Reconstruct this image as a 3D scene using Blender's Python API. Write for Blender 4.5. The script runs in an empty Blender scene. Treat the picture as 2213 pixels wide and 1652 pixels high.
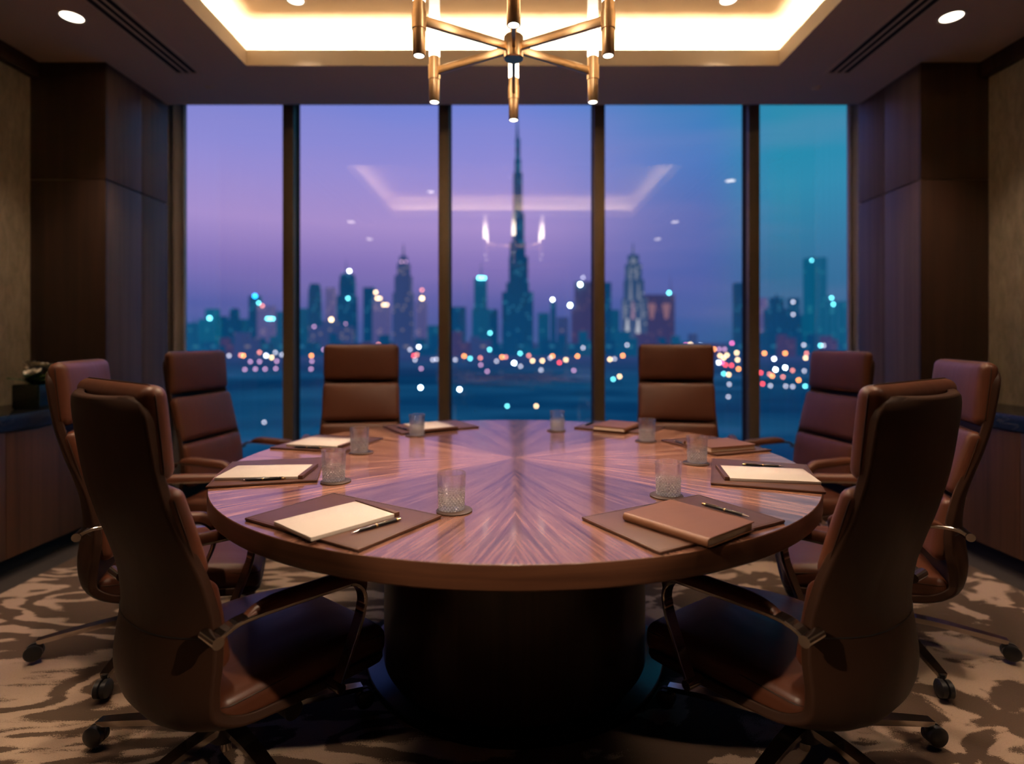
import bpy, bmesh, math, random
from mathutils import Vector, Matrix
random.seed(7)
C = bpy.context.scene.collection
PI = math.pi
sc = bpy.context.scene
F, PX0, HZ, EYE = 1218.0, 1110.0, 738.0, 1.19      # focal length (px), vanishing point, horizon row, eye height

# ------------------------------------------------------------------ helpers
def lin(r, g, b):
    f = lambda c: (c/255)/12.92 if c/255 <= 0.04045 else ((c/255+0.055)/1.055)**2.4
    return (f(r), f(g), f(b), 1.0)

def link(name, me, mat=None, parent=None, smooth=True):
    o = bpy.data.objects.new(name, me); C.objects.link(o)
    if mat: me.materials.append(mat)
    if parent: o.parent = parent
    if smooth:
        for p in me.polygons: p.use_smooth = True
        me.set_sharp_from_angle(angle=math.radians(42))
    return o

def meshobj(name, verts, faces, mat=None, parent=None, smooth=True):
    me = bpy.data.meshes.new(name); me.from_pydata([tuple(v) for v in verts], [], faces); me.update()
    bm = bmesh.new(); bm.from_mesh(me); bmesh.ops.recalc_face_normals(bm, faces=bm.faces); bm.to_mesh(me); bm.free()
    return link(name, me, mat, parent, smooth)

def thing(name, label, cat, loc=(0, 0, 0), rz=0.0, group=None):
    o = bpy.data.objects.new(name, None); C.objects.link(o)
    o.location = loc; o.rotation_euler = (0, 0, rz); o.empty_display_size = 0.05
    return tag(o, label, cat, group)

def tag(o, label, cat, group=None):
    o['label'] = label; o['category'] = cat
    if group: o['group'] = group
    return o

def struct(o):
    o['kind'] = 'structure'; return o

def dup(root, loc, rz, label, scale=None):
    r = root.copy(); C.objects.link(r); r.location = loc; r.rotation_euler = (0, 0, rz); r['label'] = label
    if scale: r.scale = scale
    for ch in list(root.children):
        c = ch.copy(); C.objects.link(c); c.parent = r
        for g in list(ch.children):
            d = g.copy(); C.objects.link(d); d.parent = c
    return r

def merge(*parts):
    V, Fs = [], []
    for v, f in parts:
        n = len(V); V += list(v); Fs += [tuple(i+n for i in q) for q in f]
    return V, Fs

def xf(geo, M):
    return [M @ Vector(v) for v in geo[0]], geo[1]

def rbox(hx, hy, hz, r, n=3, flat=4, puff=(0, 0, 0)):
    """rounded box as one closed grid mesh"""
    r = min(r, hx*0.999, hy*0.999, hz*0.999)
    def line(h):
        a = [-h+r*(1-math.cos(i/n*PI/2)) for i in range(n+1)]
        b = [-x for x in reversed(a)]
        mid = [-h+r+(2*h-2*r)*i/flat for i in range(1, flat)] if flat > 1 and h-r > 1e-4 else []
        return a+mid+b
    L = [line(hx), line(hy), line(hz)]
    H = (hx, hy, hz); idx = {}; V = []; Fs = []
    def vid(p):
        k = tuple(round(c, 6) for c in p)
        if k not in idx:
            q = [max(-(H[i]-r), min(H[i]-r, p[i])) for i in range(3)]
            d = Vector([p[i]-q[i] for i in range(3)])
            if d.length > 1e-9: d = d.normalized()*r
            w = Vector(q)+d
            t = [w[i]/H[i] for i in range(3)]
            w.x += puff[0]*t[0]*(1-t[1]**2)*(1-t[2]**2)
            w.y += puff[1]*max(0.0, t[1])*(1-t[0]**2)*(1-t[2]**2)
            w.z += puff[2]*t[2]*(1-t[0]**2)*(1-t[1]**2)
            idx[k] = len(V); V.append(w)
        return idx[k]
    for ax in range(3):
        a, b = (ax+1) % 3, (ax+2) % 3
        for s in (-1, 1):
            for i in range(len(L[a])-1):
                for j in range(len(L[b])-1):
                    q = []
                    for (u, v) in ((L[a][i], L[b][j]), (L[a][i+1], L[b][j]), (L[a][i+1], L[b][j+1]), (L[a][i], L[b][j+1])):
                        p = [0, 0, 0]; p[ax] = s*H[ax]; p[a] = u; p[b] = v; q.append(vid(p))
                    if len(set(q)) == 4: Fs.append(tuple(q))
                    elif len(set(q)) == 3: Fs.append(tuple(dict.fromkeys(q)))
    return V, Fs

def box(x0, x1, y0, y1, z0, z1, r=0.0):
    if r > 0:
        g = rbox(abs(x1-x0)/2, abs(y1-y0)/2, abs(z1-z0)/2, r, 2, 1)
        return xf(g, Matrix.Translation(((x0+x1)/2, (y0+y1)/2, (z0+z1)/2)))
    V = [(x, y, z) for x in (x0, x1) for y in (y0, y1) for z in (z0, z1)]
    return V, [(0, 1, 3, 2), (4, 6, 7, 5), (0, 4, 5, 1), (2, 3, 7, 6), (0, 2, 6, 4), (1, 5, 7, 3)]

def bx(name, x0, x1, y0, y1, z0, z1, mat, parent=None, r=0.0):
    g = box(x0, x1, y0, y1, z0, z1, r)
    return meshobj(name, g[0], g[1], mat, parent, smooth=r > 0)

def lathe(prof, n=32, closed=False):
    """prof: (r,z) list; r=0 ends become poles"""
    V, Fs, rings = [], [], []
    for r, z in prof:
        if r < 1e-7: rings.append([len(V)]); V.append(Vector((0, 0, z)))
        else:
            rings.append(list(range(len(V), len(V)+n)))
            V += [Vector((r*math.cos(2*PI*i/n), r*math.sin(2*PI*i/n), z)) for i in range(n)]
    pairs = list(zip(rings, rings[1:]))
    if closed: pairs.append((rings[-1], rings[0]))
    for a, b in pairs:
        for i in range(n):
            j = (i+1) % n
            if len(a) == 1 and len(b) == 1: continue
            if len(a) == 1: Fs.append((a[0], b[i], b[j]))
            elif len(b) == 1: Fs.append((a[i], a[j], b[0]))
            else: Fs.append((a[i], a[j], b[j], b[i]))
    return V, Fs

def cyl(r, z0, z1, n=24, r2=None, c=0.0):
    r2 = r if r2 is None else r2
    if c: p = [(0, z0), (r-c, z0), (r, z0+c), (r2, z1-c), (r2-c, z1), (0, z1)]
    else: p = [(0, z0), (r, z0), (r, z0), (r2, z1), (r2, z1), (0, z1)]
    return lathe(p, n)

def along(p, q):
    """matrix taking +Z unit axis at origin to run from p towards q"""
    d = (Vector(q)-Vector(p)); M = d.to_track_quat('Z', 'Y').to_matrix().to_4x4(); M.translation = Vector(p)
    return M, d.length

def rod(p, q, r, n=16, r2=None):
    M, L = along(p, q); return xf(cyl(r, 0, L, n, r2), M)

def sweep(path, sec, side, closed=False):
    """sweep 2D section (a along side, b along normal) along a path lying in a plane normal to `side`; sec may be a function of t"""
    side = Vector(side).normalized(); P = [Vector(p) for p in path]; n = len(P); V, Fs = [], []
    m = None
    for i in range(n):
        if closed: t = P[(i+1) % n]-P[i-1]
        else: t = P[min(i+1, n-1)]-P[max(i-1, 0)]
        t.normalize(); nrm = side.cross(t).normalized()
        s = sec(i/(n-1)) if callable(sec) else sec
        m = len(s)
        V += [P[i]+side*a+nrm*b for a, b in s]
    for i in range(n if closed else n-1):
        k = (i+1) % n
        for j in range(m):
            l = (j+1) % m
            Fs.append((i*m+j, i*m+l, k*m+l, k*m+j))
    if not closed:
        Fs.append(tuple(range(m))); Fs.append(tuple((n-1)*m+j for j in reversed(range(m))))
    return V, Fs

def tube(path, r, n=8, closed=False):
    P = [Vector(p) for p in path]; N = len(P); V, Fs = [], []
    up = None
    for i in range(N):
        t = ((P[(i+1) % N]-P[i-1]) if closed else (P[min(i+1, N-1)]-P[max(i-1, 0)])).normalized()
        if up is None: up = t.orthogonal().normalized()
        up = (up-t*up.dot(t)).normalized(); b = t.cross(up)
        V += [P[i]+(up*math.cos(2*PI*j/n)+b*math.sin(2*PI*j/n))*r for j in range(n)]
    for i in range(N if closed else N-1):
        k = (i+1) % N
        for j in range(n): Fs.append((i*n+j, i*n+(j+1) % n, k*n+(j+1) % n, k*n+j))
    if not closed:
        Fs.append(tuple(range(n))); Fs.append(tuple((N-1)*n+j for j in reversed(range(n))))
    return V, Fs

def ring_slab(outer, inner, z0, z1):
    (X0, X1, Y0, Y1), (a0, a1, b0, b1) = outer, inner
    o = [(X0, Y0), (X1, Y0), (X1, Y1), (X0, Y1)]; i = [(a0, b0), (a1, b0), (a1, b1), (a0, b1)]
    V = [(x, y, z) for z in (z0, z1) for ring in (o, i) for x, y in ring]; Fs = []
    for k in range(4):
        l = (k+1) % 4
        Fs += [(k, l, 4+l, 4+k), (8+k, 12+k, 12+l, 8+l), (k, 8+k, 8+l, l), (4+k, 4+l, 12+l, 12+k)]
    return V, Fs

def bezier_path(pts, n=8):
    """Catmull-Rom through the points"""
    P = [Vector(p) for p in pts]; out = []
    for i in range(len(P)-1):
        p0, p1, p2, p3 = P[max(i-1, 0)], P[i], P[i+1], P[min(i+2, len(P)-1)]
        for k in range(n):
            t = k/n
            out.append(0.5*((2*p1)+(p2-p0)*t+(2*p0-5*p1+4*p2-p3)*t*t+(3*p1-p0-3*p2+p3)*t**3))
    out.append(P[-1]); return out

def W(px, py, y):
    return Vector(((px-PX0)/F*y, y, EYE-(py-HZ)/F*y))

# ------------------------------------------------------------------ materials
class N:
    """tiny node-tree writer"""
    def __init__(s, name):
        s.m = bpy.data.materials.new(name); s.m.use_nodes = True; s.t = s.m.node_tree
        for n in list(s.t.nodes): s.t.nodes.remove(n)
        s.out = s.t.nodes.new('ShaderNodeOutputMaterial')
    def n(s, typ, ins=None, **kw):
        nd = s.t.nodes.new('ShaderNode'+typ)
        for k, v in kw.items(): setattr(nd, k, v)
        for k, v in (ins or {}).items(): s.set(nd.inputs[k], v)
        return nd
    def set(s, sock, v):
        if isinstance(v, bpy.types.NodeSocket): s.t.links.new(v, sock)
        elif isinstance(v, bpy.types.Node): s.t.links.new(v.outputs[0], sock)
        else: sock.default_value = v
    def math(s, op, a, b=None, c=None, clamp=False):
        nd = s.n('Math', operation=op, use_clamp=clamp); s.set(nd.inputs[0], a)
        if b is not None: s.set(nd.inputs[1], b)
        if c is not None: s.set(nd.inputs[2], c)
        return nd.outputs[0]
    def mix(s, fac, a, b, blend='MIX'):
        nd = s.n('MixRGB', blend_type=blend); s.set(nd.inputs[0], fac); s.set(nd.inputs[1], a); s.set(nd.inputs[2], b)
        return nd.outputs[0]
    def ramp(s, fac, stops, interp='LINEAR'):
        nd = s.n('ValToRGB'); s.set(nd.inputs[0], fac); cr = nd.color_ramp; cr.interpolation = interp
        while len(cr.elements) > 1: cr.elements.remove(cr.elements[-1])
        cr.elements[0].position = stops[0][0]; cr.elements[0].color = stops[0][1]
        for p, c in stops[1:]:
            e = cr.elements.new(p); e.color = c
        return nd.outputs[0]
    def coord(s, scale=(1, 1, 1), kind='Object', rot=(0, 0, 0)):
        tc = s.n('TexCoord'); mp = s.n('Mapping', {'Vector': tc.outputs[kind], 'Scale': scale, 'Rotation': rot}); return mp.outputs[0]
    def noise(s, vec, scale=5.0, detail=4.0, rough=0.5, dist=0.0):
        nd = s.n('TexNoise', {'Vector': vec, 'Scale': scale, 'Detail': detail, 'Roughness': rough, 'Distortion': dist}); return nd.outputs[0]
    def bump(s, h, strength=0.1, dist=0.002):
        return s.n('Bump', {'Height': h, 'Strength': strength, 'Distance': dist}).outputs[0]
    def pbr(s, base, rough=0.5, metal=0.0, normal=None, **kw):
        b = s.n('BsdfPrincipled'); s.set(b.inputs['Base Color'], base); s.set(b.inputs['Roughness'], rough); s.set(b.inputs['Metallic'], metal)
        if normal is not None: s.set(b.inputs['Normal'], normal)
        for k, v in kw.items(): s.set(b.inputs[k.replace('_', ' ')], v)
        s.set(s.out.inputs[0], b.outputs[0]); return s.m

def plain(name, col, rough=0.5, metal=0.0, var=0.12, scale=20, **kw):
    w = N(name); f = w.noise(w.coord(), scale, 3)
    c2 = tuple(c*(1-var) for c in col[:3])+(1,); c1 = tuple(min(1, c*(1+var)) for c in col[:3])+(1,)
    return w.pbr(w.mix(f, c2, c1), rough, metal, **kw)

def emit(name, col, strength):
    w = N(name); e = w.n('Emission', {'Color': col, 'Strength': strength}); w.set(w.out.inputs[0], e.outputs[0]); return w.m

def wood(name, dark, light, scale=(40, 40, 1.2), rough=0.35, spec=0.4, band=3.0):
    w = N(name); v = w.coord(scale)
    a = w.noise(v, 1.0, 6, 0.6, 0.4); b = w.noise(w.coord(tuple(x*0.12 for x in scale)), 1.0, 3, 0.5, 0.8)
    f = w.math('ADD', w.math('MULTIPLY', a, 0.55), w.math('MULTIPLY', b, 0.55))
    c = w.ramp(f, [(0.34, dark), (0.62, light), (0.75, tuple(x*1.25 for x in light[:3])+(1,))])
    return w.pbr(c, rough, normal=w.bump(a, 0.12, 0.001), Specular_IOR_Level=spec)

def leather(name, dark, light, rough=0.4, spec=0.45):
    w = N(name); v = w.coord()
    big = w.noise(v, 5, 3); fine = w.n('TexVoronoi', {'Vector': v, 'Scale': 420}).outputs[0]
    fold = w.noise(w.coord((3.5, 1.2, 1.2)), 3, 2, 0.4, 0.5)
    h = w.math('ADD', w.math('MULTIPLY', fine, 0.06), w.math('MULTIPLY', fold, 1.2))
    return w.pbr(w.mix(big, dark, light), w.math('ADD', w.math('MULTIPLY', big, 0.12), rough-0.06), normal=w.bump(h, 0.22, 0.008), Specular_IOR_Level=spec)

M = {}
M['leather'] = leather('brown_leather', (0.070, 0.022, 0.011, 1), (0.115, 0.038, 0.018, 1), 0.40)
M['shell'] = leather('shaded_dark_leather', (0.028, 0.0115, 0.006, 1), (0.044, 0.0185, 0.0095, 1), 0.50, spec=0.28)  # dark leather, deepened to hold the backlit shade of the chair backs
M['chrome'] = plain('polished_chrome', (0.62, 0.57, 0.52, 1), 0.16, 1.0, 0.04)
M['steel_dark'] = plain('dark_chrome', (0.34, 0.33, 0.33, 1), 0.2, 1.0, 0.05)
M['black_plastic'] = plain('black_plastic', (0.012, 0.012, 0.013, 1), 0.4)
M['brass'] = plain('brushed_brass', (0.86, 0.62, 0.37, 1), 0.30, 1.0, 0.08, 60)
M['matleather'] = leather('desk_mat_leather', (0.066, 0.027, 0.016, 1), (0.092, 0.038, 0.022, 1), 0.42)
M['bookleather'] = leather('notebook_leather', (0.125, 0.050, 0.022, 1), (0.165, 0.068, 0.031, 1), 0.45)
M['matedge'] = plain('mat_edge', (0.016, 0.008, 0.006, 1), 0.5)
M['gold'] = plain('gold_pen_trim', (0.75, 0.56, 0.28, 1), 0.2, 1.0, 0.04)
M['penblack'] = plain('black_lacquer', (0.010, 0.010, 0.012, 1), 0.18)
M['pages'] = plain('page_edges', (0.62, 0.52, 0.40, 1), 0.7)
M['coaster'] = plain('coaster_leather', (0.045, 0.023, 0.015, 1), 0.55)
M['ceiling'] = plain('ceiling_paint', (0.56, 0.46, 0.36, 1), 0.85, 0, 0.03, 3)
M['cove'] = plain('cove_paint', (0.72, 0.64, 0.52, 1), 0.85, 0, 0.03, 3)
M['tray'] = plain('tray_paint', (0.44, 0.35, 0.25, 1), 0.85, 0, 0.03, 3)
M['walldark'] = wood('dark_wall_veneer', (0.011, 0.0055, 0.0035, 1), (0.036, 0.016, 0.009, 1), (22, 22, 0.7), 0.42)
M['panel'] = wood('window_lit_veneer', (0.045, 0.030, 0.028, 1), (0.115, 0.078, 0.068, 1), (30, 30, 0.7), 0.42)  # pier veneer with cool window light put into a lighter colour
M['cabinet'] = wood('cabinet_veneer', (0.040, 0.019, 0.011, 1), (0.110, 0.052, 0.028, 1), (26, 26, 0.7), 0.42)
M['drum'] = wood('pedestal_veneer', (0.018, 0.008, 0.005, 1), (0.052, 0.023, 0.013, 1), (26, 26, 0.8), 0.3)
M['edge'] = wood('table_edge_veneer', (0.026, 0.010, 0.006, 1), (0.075, 0.030, 0.015, 1), (2.5, 2.5, 60), 0.3)
M['gap'] = plain('shadow_gap', (0.004, 0.003, 0.003, 1), 0.8)
M['mullion'] = plain('bronze_mullion', (0.20, 0.15, 0.10, 1), 0.42, 0.3, 0.08)
M['curtain'] = plain('sheer_curtain', (0.80, 0.75, 0.70, 1), 0.9, 0, 0.06, 8, Transmission_Weight=0.0)
M['gloss_black'] = plain('gloss_black_plate', (0.010, 0.010, 0.012, 1), 0.22)
M['ventdark'] = plain('vent_slot_dark', (0.006, 0.006, 0.006, 1), 0.8)
M['white_trim'] = plain('white_trim', (0.45, 0.40, 0.35, 1), 0.6)
M['leaf'] = plain('dark_green_leaf', (0.030, 0.060, 0.012, 1), 0.45, 0, 0.5, 60)
M['petal'] = plain('cream_petal', (0.62, 0.56, 0.45, 1), 0.7, 0, 0.2, 60)
M['vase'] = plain('dark_green_glass_vase', (0.010, 0.016, 0.010, 1), 0.12)
M['candle'] = emit('glowing_frosted_glass', (1.0, 0.80, 0.55, 1), 9.0)
M['downglow'] = emit('downlight_lens', (1.0, 0.86, 0.68, 1), 6.0)
M['spotglow'] = emit('lamp_end_glow', (1.0, 0.85, 0.62, 1), 7.0)

def frosted():
    w = N('frosted_glass_tube')
    g = w.n('BsdfTranslucent', {'Color': (0.9, 0.82, 0.72, 1)}); t = w.n('BsdfTransparent', {'Color': (1, 1, 1, 1)}); e = w.n('Emission', {'Color': (1.0, 0.82, 0.62, 1), 'Strength': 1.0})
    z = w.n('SeparateXYZ', {0: w.n('TexCoord').outputs['Object']}).outputs[2]
    glow = w.ramp(z, [(0.0, (1, 1, 1, 1)), (0.11, (0.75, 0.75, 0.75, 1)), (0.2, (0.12, 0.12, 0.12, 1)), (0.3, (0.03, 0.03, 0.03, 1))])
    w.set(e.inputs['Strength'], w.math('MULTIPLY', glow, 6.5))
    a = w.n('MixShader', {0: 0.45}); w.set(a.inputs[1], g.outputs[0]); w.set(a.inputs[2], t.outputs[0])
    s = w.n('AddShader'); w.set(s.inputs[0], a.outputs[0]); w.set(s.inputs[1], e.outputs[0]); w.set(w.out.inputs[0], s.outputs[0]); return w.m
M['frosted'] = frosted()

def paper():
    w = N('ruled_notepaper'); v = w.coord((1, 1, 1)); x = w.n('SeparateXYZ', {0: v}).outputs[0]
    l = w.math('LESS_THAN', w.math('FRACT', w.math('MULTIPLY', x, 130.0)), 0.10)
    return w.pbr(w.mix(w.math('MULTIPLY', l, 0.22), (0.50, 0.45, 0.40, 1), (0.37, 0.33, 0.29, 1)), 0.75)
M['paper'] = paper()

def tabletop():
    w = N('starburst_walnut'); tc = w.n('TexCoord').outputs['Object']; xyz = w.n('SeparateXYZ', {0: tc})
    x, y = xyz.outputs[0], xyz.outputs[1]
    r = w.math('SQRT', w.math('ADD', w.math('MULTIPLY', x, x), w.math('MULTIPLY', y, y)))
    th = w.math('ARCTAN2', y, x)                                  # -pi..pi
    q = w.math('DIVIDE', w.math('ADD', th, PI/4+4*PI), PI/2)       # quadrants centred on the axes
    quad = w.math('FLOOR', q); fr = w.math('FRACT', q)
    a = w.math('MULTIPLY', w.math('SUBTRACT', 0.5, w.math('ABSOLUTE', w.math('SUBTRACT', fr, 0.5))), PI/2)   # 0 at quadrant border .. pi/4 at its middle seam
    ac = w.math('MULTIPLY', a, w.math('POWER', w.math('ADD', r, 0.02), 0.30))
    vec = w.n('CombineXYZ', {0: w.math('MULTIPLY', ac, 95.0), 1: w.math('MULTIPLY', r, 1.7), 2: w.math('MULTIPLY', quad, 3.7)}).outputs[0]
    vec2 = w.n('CombineXYZ', {0: w.math('MULTIPLY', ac, 17.0), 1: w.math('MULTIPLY', r, 2.2), 2: w.math('MULTIPLY', quad, 5.1)}).outputs[0]
    g1 = w.noise(vec, 1.0, 5, 0.6, 0.5); g2 = w.noise(vec2, 1.0, 4, 0.55, 1.6)
    f = w.math('ADD', w.math('MULTIPLY', g1, 0.5), w.math('MULTIPLY', g2, 0.55))
    c = w.ramp(f, [(0.36, (0.060, 0.022, 0.014, 1)), (0.50, (0.155, 0.072, 0.046, 1)), (0.64, (0.285, 0.148, 0.10, 1))])
    side = w.math('LESS_THAN', w.math('ABSOLUTE', w.math('SUBTRACT', w.math('MODULO', quad, 2.0), 0.0)), 0.5)
    c = w.mix(1.0, c, w.mix(side, (0.74, 0.70, 0.72, 1), (1.38, 1.32, 1.24, 1)), 'MULTIPLY')
    return w.pbr(c, w.math('ADD', 0.20, w.math('MULTIPLY', g1, 0.10)), Specular_IOR_Level=0.30, Coat_Weight=0.6, Coat_Roughness=0.07)
M['tabletop'] = tabletop()

def wallpaper():
    w = N('textured_wallpaper'); v = w.coord((9, 9, 3)); a = w.noise(v, 3, 6, 0.65, 0.6); b = w.noise(w.coord((60, 60, 60)), 4, 2)
    f = w.math('ADD', w.math('MULTIPLY', a, 0.7), w.math('MULTIPLY', b, 0.3))
    c = w.ramp(f, [(0.35, (0.16, 0.125, 0.08, 1)), (0.65, (0.30, 0.24, 0.165, 1))])
    return w.pbr(c, 0.6, normal=w.bump(f, 0.4, 0.004))
M['wallpaper'] = wallpaper()

def rug():
    w = N('patterned_rug'); tc = w.n('TexCoord').outputs['Object']; xyz = w.n('SeparateXYZ', {0: tc})
    v1 = w.n('Mapping', {'Vector': tc, 'Scale': (0.55, 1.5, 1)}).outputs[0]
    n1 = w.noise(v1, 1.35, 3, 0.5, 0.9); bands = w.math('SINE', w.math('MULTIPLY', n1, 62.0))
    rag = w.noise(w.n('Mapping', {'Vector': tc, 'Scale': (2, 9, 1)}).outputs[0], 2.0, 4, 0.6)
    s1 = w.math('ADD', w.math('MULTIPLY', bands, 0.30), w.math('MULTIPLY', w.math('SUBTRACT', rag, 0.5), 1.4))
    v2 = w.n('Mapping', {'Vector': tc, 'Scale': (1.0, 1.5, 1)}).outputs[0]
    n2 = w.noise(v2, 4.2, 3, 0.5, 0.5); s2 = w.math('MULTIPLY', w.math('SUBTRACT', n2, 0.51), 5.0)
    k = w.ramp(w.math('ADD', w.math('MULTIPLY', xyz.outputs[0], 0.8), 0.5), [(0.35, (0, 0, 0, 1)), (0.65, (1, 1, 1, 1))])
    s = w.mix(k, s1, s2)
    pile = w.noise(w.coord(), 260, 2); s = w.math('ADD', s, w.math('MULTIPLY', w.math('SUBTRACT', pile, 0.5), 0.5))
    f = w.ramp(s, [(0.0, (0, 0, 0, 1)), (0.16, (1, 1, 1, 1))])
    c = w.mix(f, (0.11, 0.075, 0.052, 1), (0.52, 0.385, 0.28, 1))
    c = w.mix(w.math('MULTIPLY', pile, 0.35), c, (0.06, 0.045, 0.035, 1))
    return w.pbr(c, 0.95, normal=w.bump(pile, 0.5, 0.004), Specular_IOR_Level=0.1)
M['rug'] = rug()

def carpet():
    w = N('dark_carpet'); a = w.noise(w.coord((1, 2, 1)), 4, 4); b = w.noise(w.coord(), 300, 2)
    return w.pbr(w.mix(w.math('MULTIPLY', w.math('ADD', a, b), 0.5), (0.018, 0.014, 0.012, 1), (0.06, 0.045, 0.036, 1)), 0.9, normal=w.bump(b, 0.4, 0.003))
M['carpet'] = carpet()

def marble(name, amt):
    w = N(name); v = w.coord((1, 1, 1.6)); n = w.noise(v, 6, 4, 0.5, 1.0)
    f = w.math('ABSOLUTE', w.math('SUBTRACT', n, 0.5)); c = w.ramp(f, [(0.0, (0.20, 0.17, 0.14, 1)), (0.006, (0.05, 0.045, 0.04, 1)), (0.016, (0.012, 0.012, 0.013, 1))])
    c = w.mix(amt, (0.012, 0.012, 0.013, 1), c)
    return w.pbr(c, 0.16)
M['marble'] = marble('black_veined_marble', 0.9); M['stone'] = marble('plain_black_marble', 0.12)

def cut_glass():
    w = N('cut_crystal')
    g = w.n('BsdfGlass', {'Color': (1, 1, 1, 1), 'Roughness': 0.0, 'IOR': 1.36}); t = w.n('BsdfTransparent', {'Color': (1, 1, 1, 1)})
    tr = w.n('BsdfDiffuse', {'Color': (1, 0.95, 0.88, 1)}); gl = w.n('BsdfGlossy', {'Color': (1, 1, 1, 1), 'Roughness': 0.16})
    z = w.n('SeparateXYZ', {0: w.n('TexCoord').outputs['Object']}).outputs[2]
    xyz = w.n('SeparateXYZ', {0: w.n('TexCoord').outputs['Object']}); t_ = w.math('MULTIPLY', z, 4.6/0.097)
    an = w.math('MULTIPLY', w.math('ARCTAN2', xyz.outputs[1], xyz.outputs[0]), 12/(2*PI))
    c1 = w.math('GREATER_THAN', w.math('FRACT', w.math('MULTIPLY', w.math('ADD', w.math('ADD', an, t_), 40.0), 2.0)), 0.5)
    c2 = w.math('GREATER_THAN', w.math('FRACT', w.math('MULTIPLY', w.math('ADD', w.math('SUBTRACT', an, t_), 40.0), 2.0)), 0.5)
    chk = w.math('ABSOLUTE', w.math('SUBTRACT', c1, c2))
    f1 = w.math('PINGPONG', w.math('ADD', w.math('ADD', an, t_), 40.0), 0.25); f2 = w.math('PINGPONG', w.math('ADD', w.math('SUBTRACT', an, t_), 40.0), 0.25)
    nb = w.bump(w.math('ADD', f1, f2), 1.0, 0.02)
    w.set(gl.inputs['Normal'], nb); w.set(tr.inputs['Normal'], nb)
    k = w.ramp(w.math('DIVIDE', z, 0.097), [(0.0, (0.75, 0.75, 0.75, 1)), (0.10, (0.70, 0.70, 0.70, 1)), (0.35, (0.60, 0.60, 0.60, 1)), (0.58, (0.22, 0.22, 0.22, 1)), (0.66, (0.012, 0.012, 0.012, 1)), (0.94, (0.01, 0.01, 0.01, 1)), (1.0, (0.2, 0.2, 0.2, 1))])
    k = w.math('MULTIPLY', k, w.math('ADD', 0.12, w.math('MULTIPLY', chk, 0.95)), clamp=True)  # white diamond facets imitate sparkle in the lower cut zone
    a = w.n('MixShader', {0: 0.58}); w.set(a.inputs[1], g.outputs[0]); w.set(a.inputs[2], t.outputs[0])
    tl = w.n('BsdfTranslucent', {'Color': (1, 0.98, 0.95, 1)}); dt = w.n('MixShader', {0: 0.5}); w.set(dt.inputs[1], tr.outputs[0]); w.set(dt.inputs[2], tl.outputs[0])
    b = w.n('MixShader', {0: 0.35}); w.set(b.inputs[1], dt.outputs[0]); w.set(b.inputs[2], gl.outputs[0])
    m = w.n('MixShader'); w.set(m.inputs[0], k); w.set(m.inputs[1], a.outputs[0]); w.set(m.inputs[2], b.outputs[0]); w.set(w.out.inputs[0], m.outputs[0]); return w.m
M['crystal'] = cut_glass()

def window_glass():
    w = N('window_glass'); t = w.n('BsdfTransparent', {'Color': (0.97, 0.98, 1.0, 1)}); g = w.n('BsdfGlossy', {'Color': (1, 1, 1, 1), 'Roughness': 0.0})
    f = w.n('Fresnel', {'IOR': 1.62}).outputs[0]
    f = w.math('ADD', w.math('MULTIPLY', f, 1.0), 0.095)
    m = w.n('MixShader'); w.set(m.inputs[0], f); w.set(m.inputs[1], t.outputs[0]); w.set(m.inputs[2], g.outputs[0]); w.set(w.out.inputs[0], m.outputs[0]); return w.m
M['glass'] = window_glass()

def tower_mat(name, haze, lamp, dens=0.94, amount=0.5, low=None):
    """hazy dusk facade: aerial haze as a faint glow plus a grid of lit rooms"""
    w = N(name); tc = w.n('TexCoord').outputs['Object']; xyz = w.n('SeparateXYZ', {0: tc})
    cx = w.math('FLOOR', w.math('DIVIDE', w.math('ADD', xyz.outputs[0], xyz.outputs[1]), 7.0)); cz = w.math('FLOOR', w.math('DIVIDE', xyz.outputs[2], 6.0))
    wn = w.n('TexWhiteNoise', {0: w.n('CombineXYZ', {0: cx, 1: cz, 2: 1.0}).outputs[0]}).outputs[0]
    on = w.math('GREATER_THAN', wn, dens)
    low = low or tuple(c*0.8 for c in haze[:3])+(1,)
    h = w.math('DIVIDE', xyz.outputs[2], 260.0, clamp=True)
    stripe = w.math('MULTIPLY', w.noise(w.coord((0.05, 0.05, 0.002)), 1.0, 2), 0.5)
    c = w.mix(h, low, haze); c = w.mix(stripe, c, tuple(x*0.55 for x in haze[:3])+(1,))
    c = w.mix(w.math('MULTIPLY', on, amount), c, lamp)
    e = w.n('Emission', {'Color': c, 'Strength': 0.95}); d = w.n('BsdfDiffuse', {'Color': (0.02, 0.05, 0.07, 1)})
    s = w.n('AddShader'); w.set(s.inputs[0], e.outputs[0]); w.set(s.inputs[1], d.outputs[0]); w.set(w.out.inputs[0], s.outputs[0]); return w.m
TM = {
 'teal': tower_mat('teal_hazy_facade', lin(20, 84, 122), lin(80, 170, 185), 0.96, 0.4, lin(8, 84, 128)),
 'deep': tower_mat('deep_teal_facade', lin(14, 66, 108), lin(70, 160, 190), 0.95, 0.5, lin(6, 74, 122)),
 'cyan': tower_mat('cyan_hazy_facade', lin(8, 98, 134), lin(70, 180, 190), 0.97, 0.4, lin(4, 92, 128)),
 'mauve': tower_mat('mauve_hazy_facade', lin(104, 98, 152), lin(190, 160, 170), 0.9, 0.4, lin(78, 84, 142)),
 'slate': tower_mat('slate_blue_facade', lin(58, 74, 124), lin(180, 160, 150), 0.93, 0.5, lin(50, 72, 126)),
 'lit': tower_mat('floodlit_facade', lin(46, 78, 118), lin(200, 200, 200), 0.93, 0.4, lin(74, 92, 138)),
 'brown': tower_mat('brown_lit_facade', lin(62, 58, 102), lin(150, 110, 120), 0.9, 0.25, lin(66, 62, 110)),
}
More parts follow.
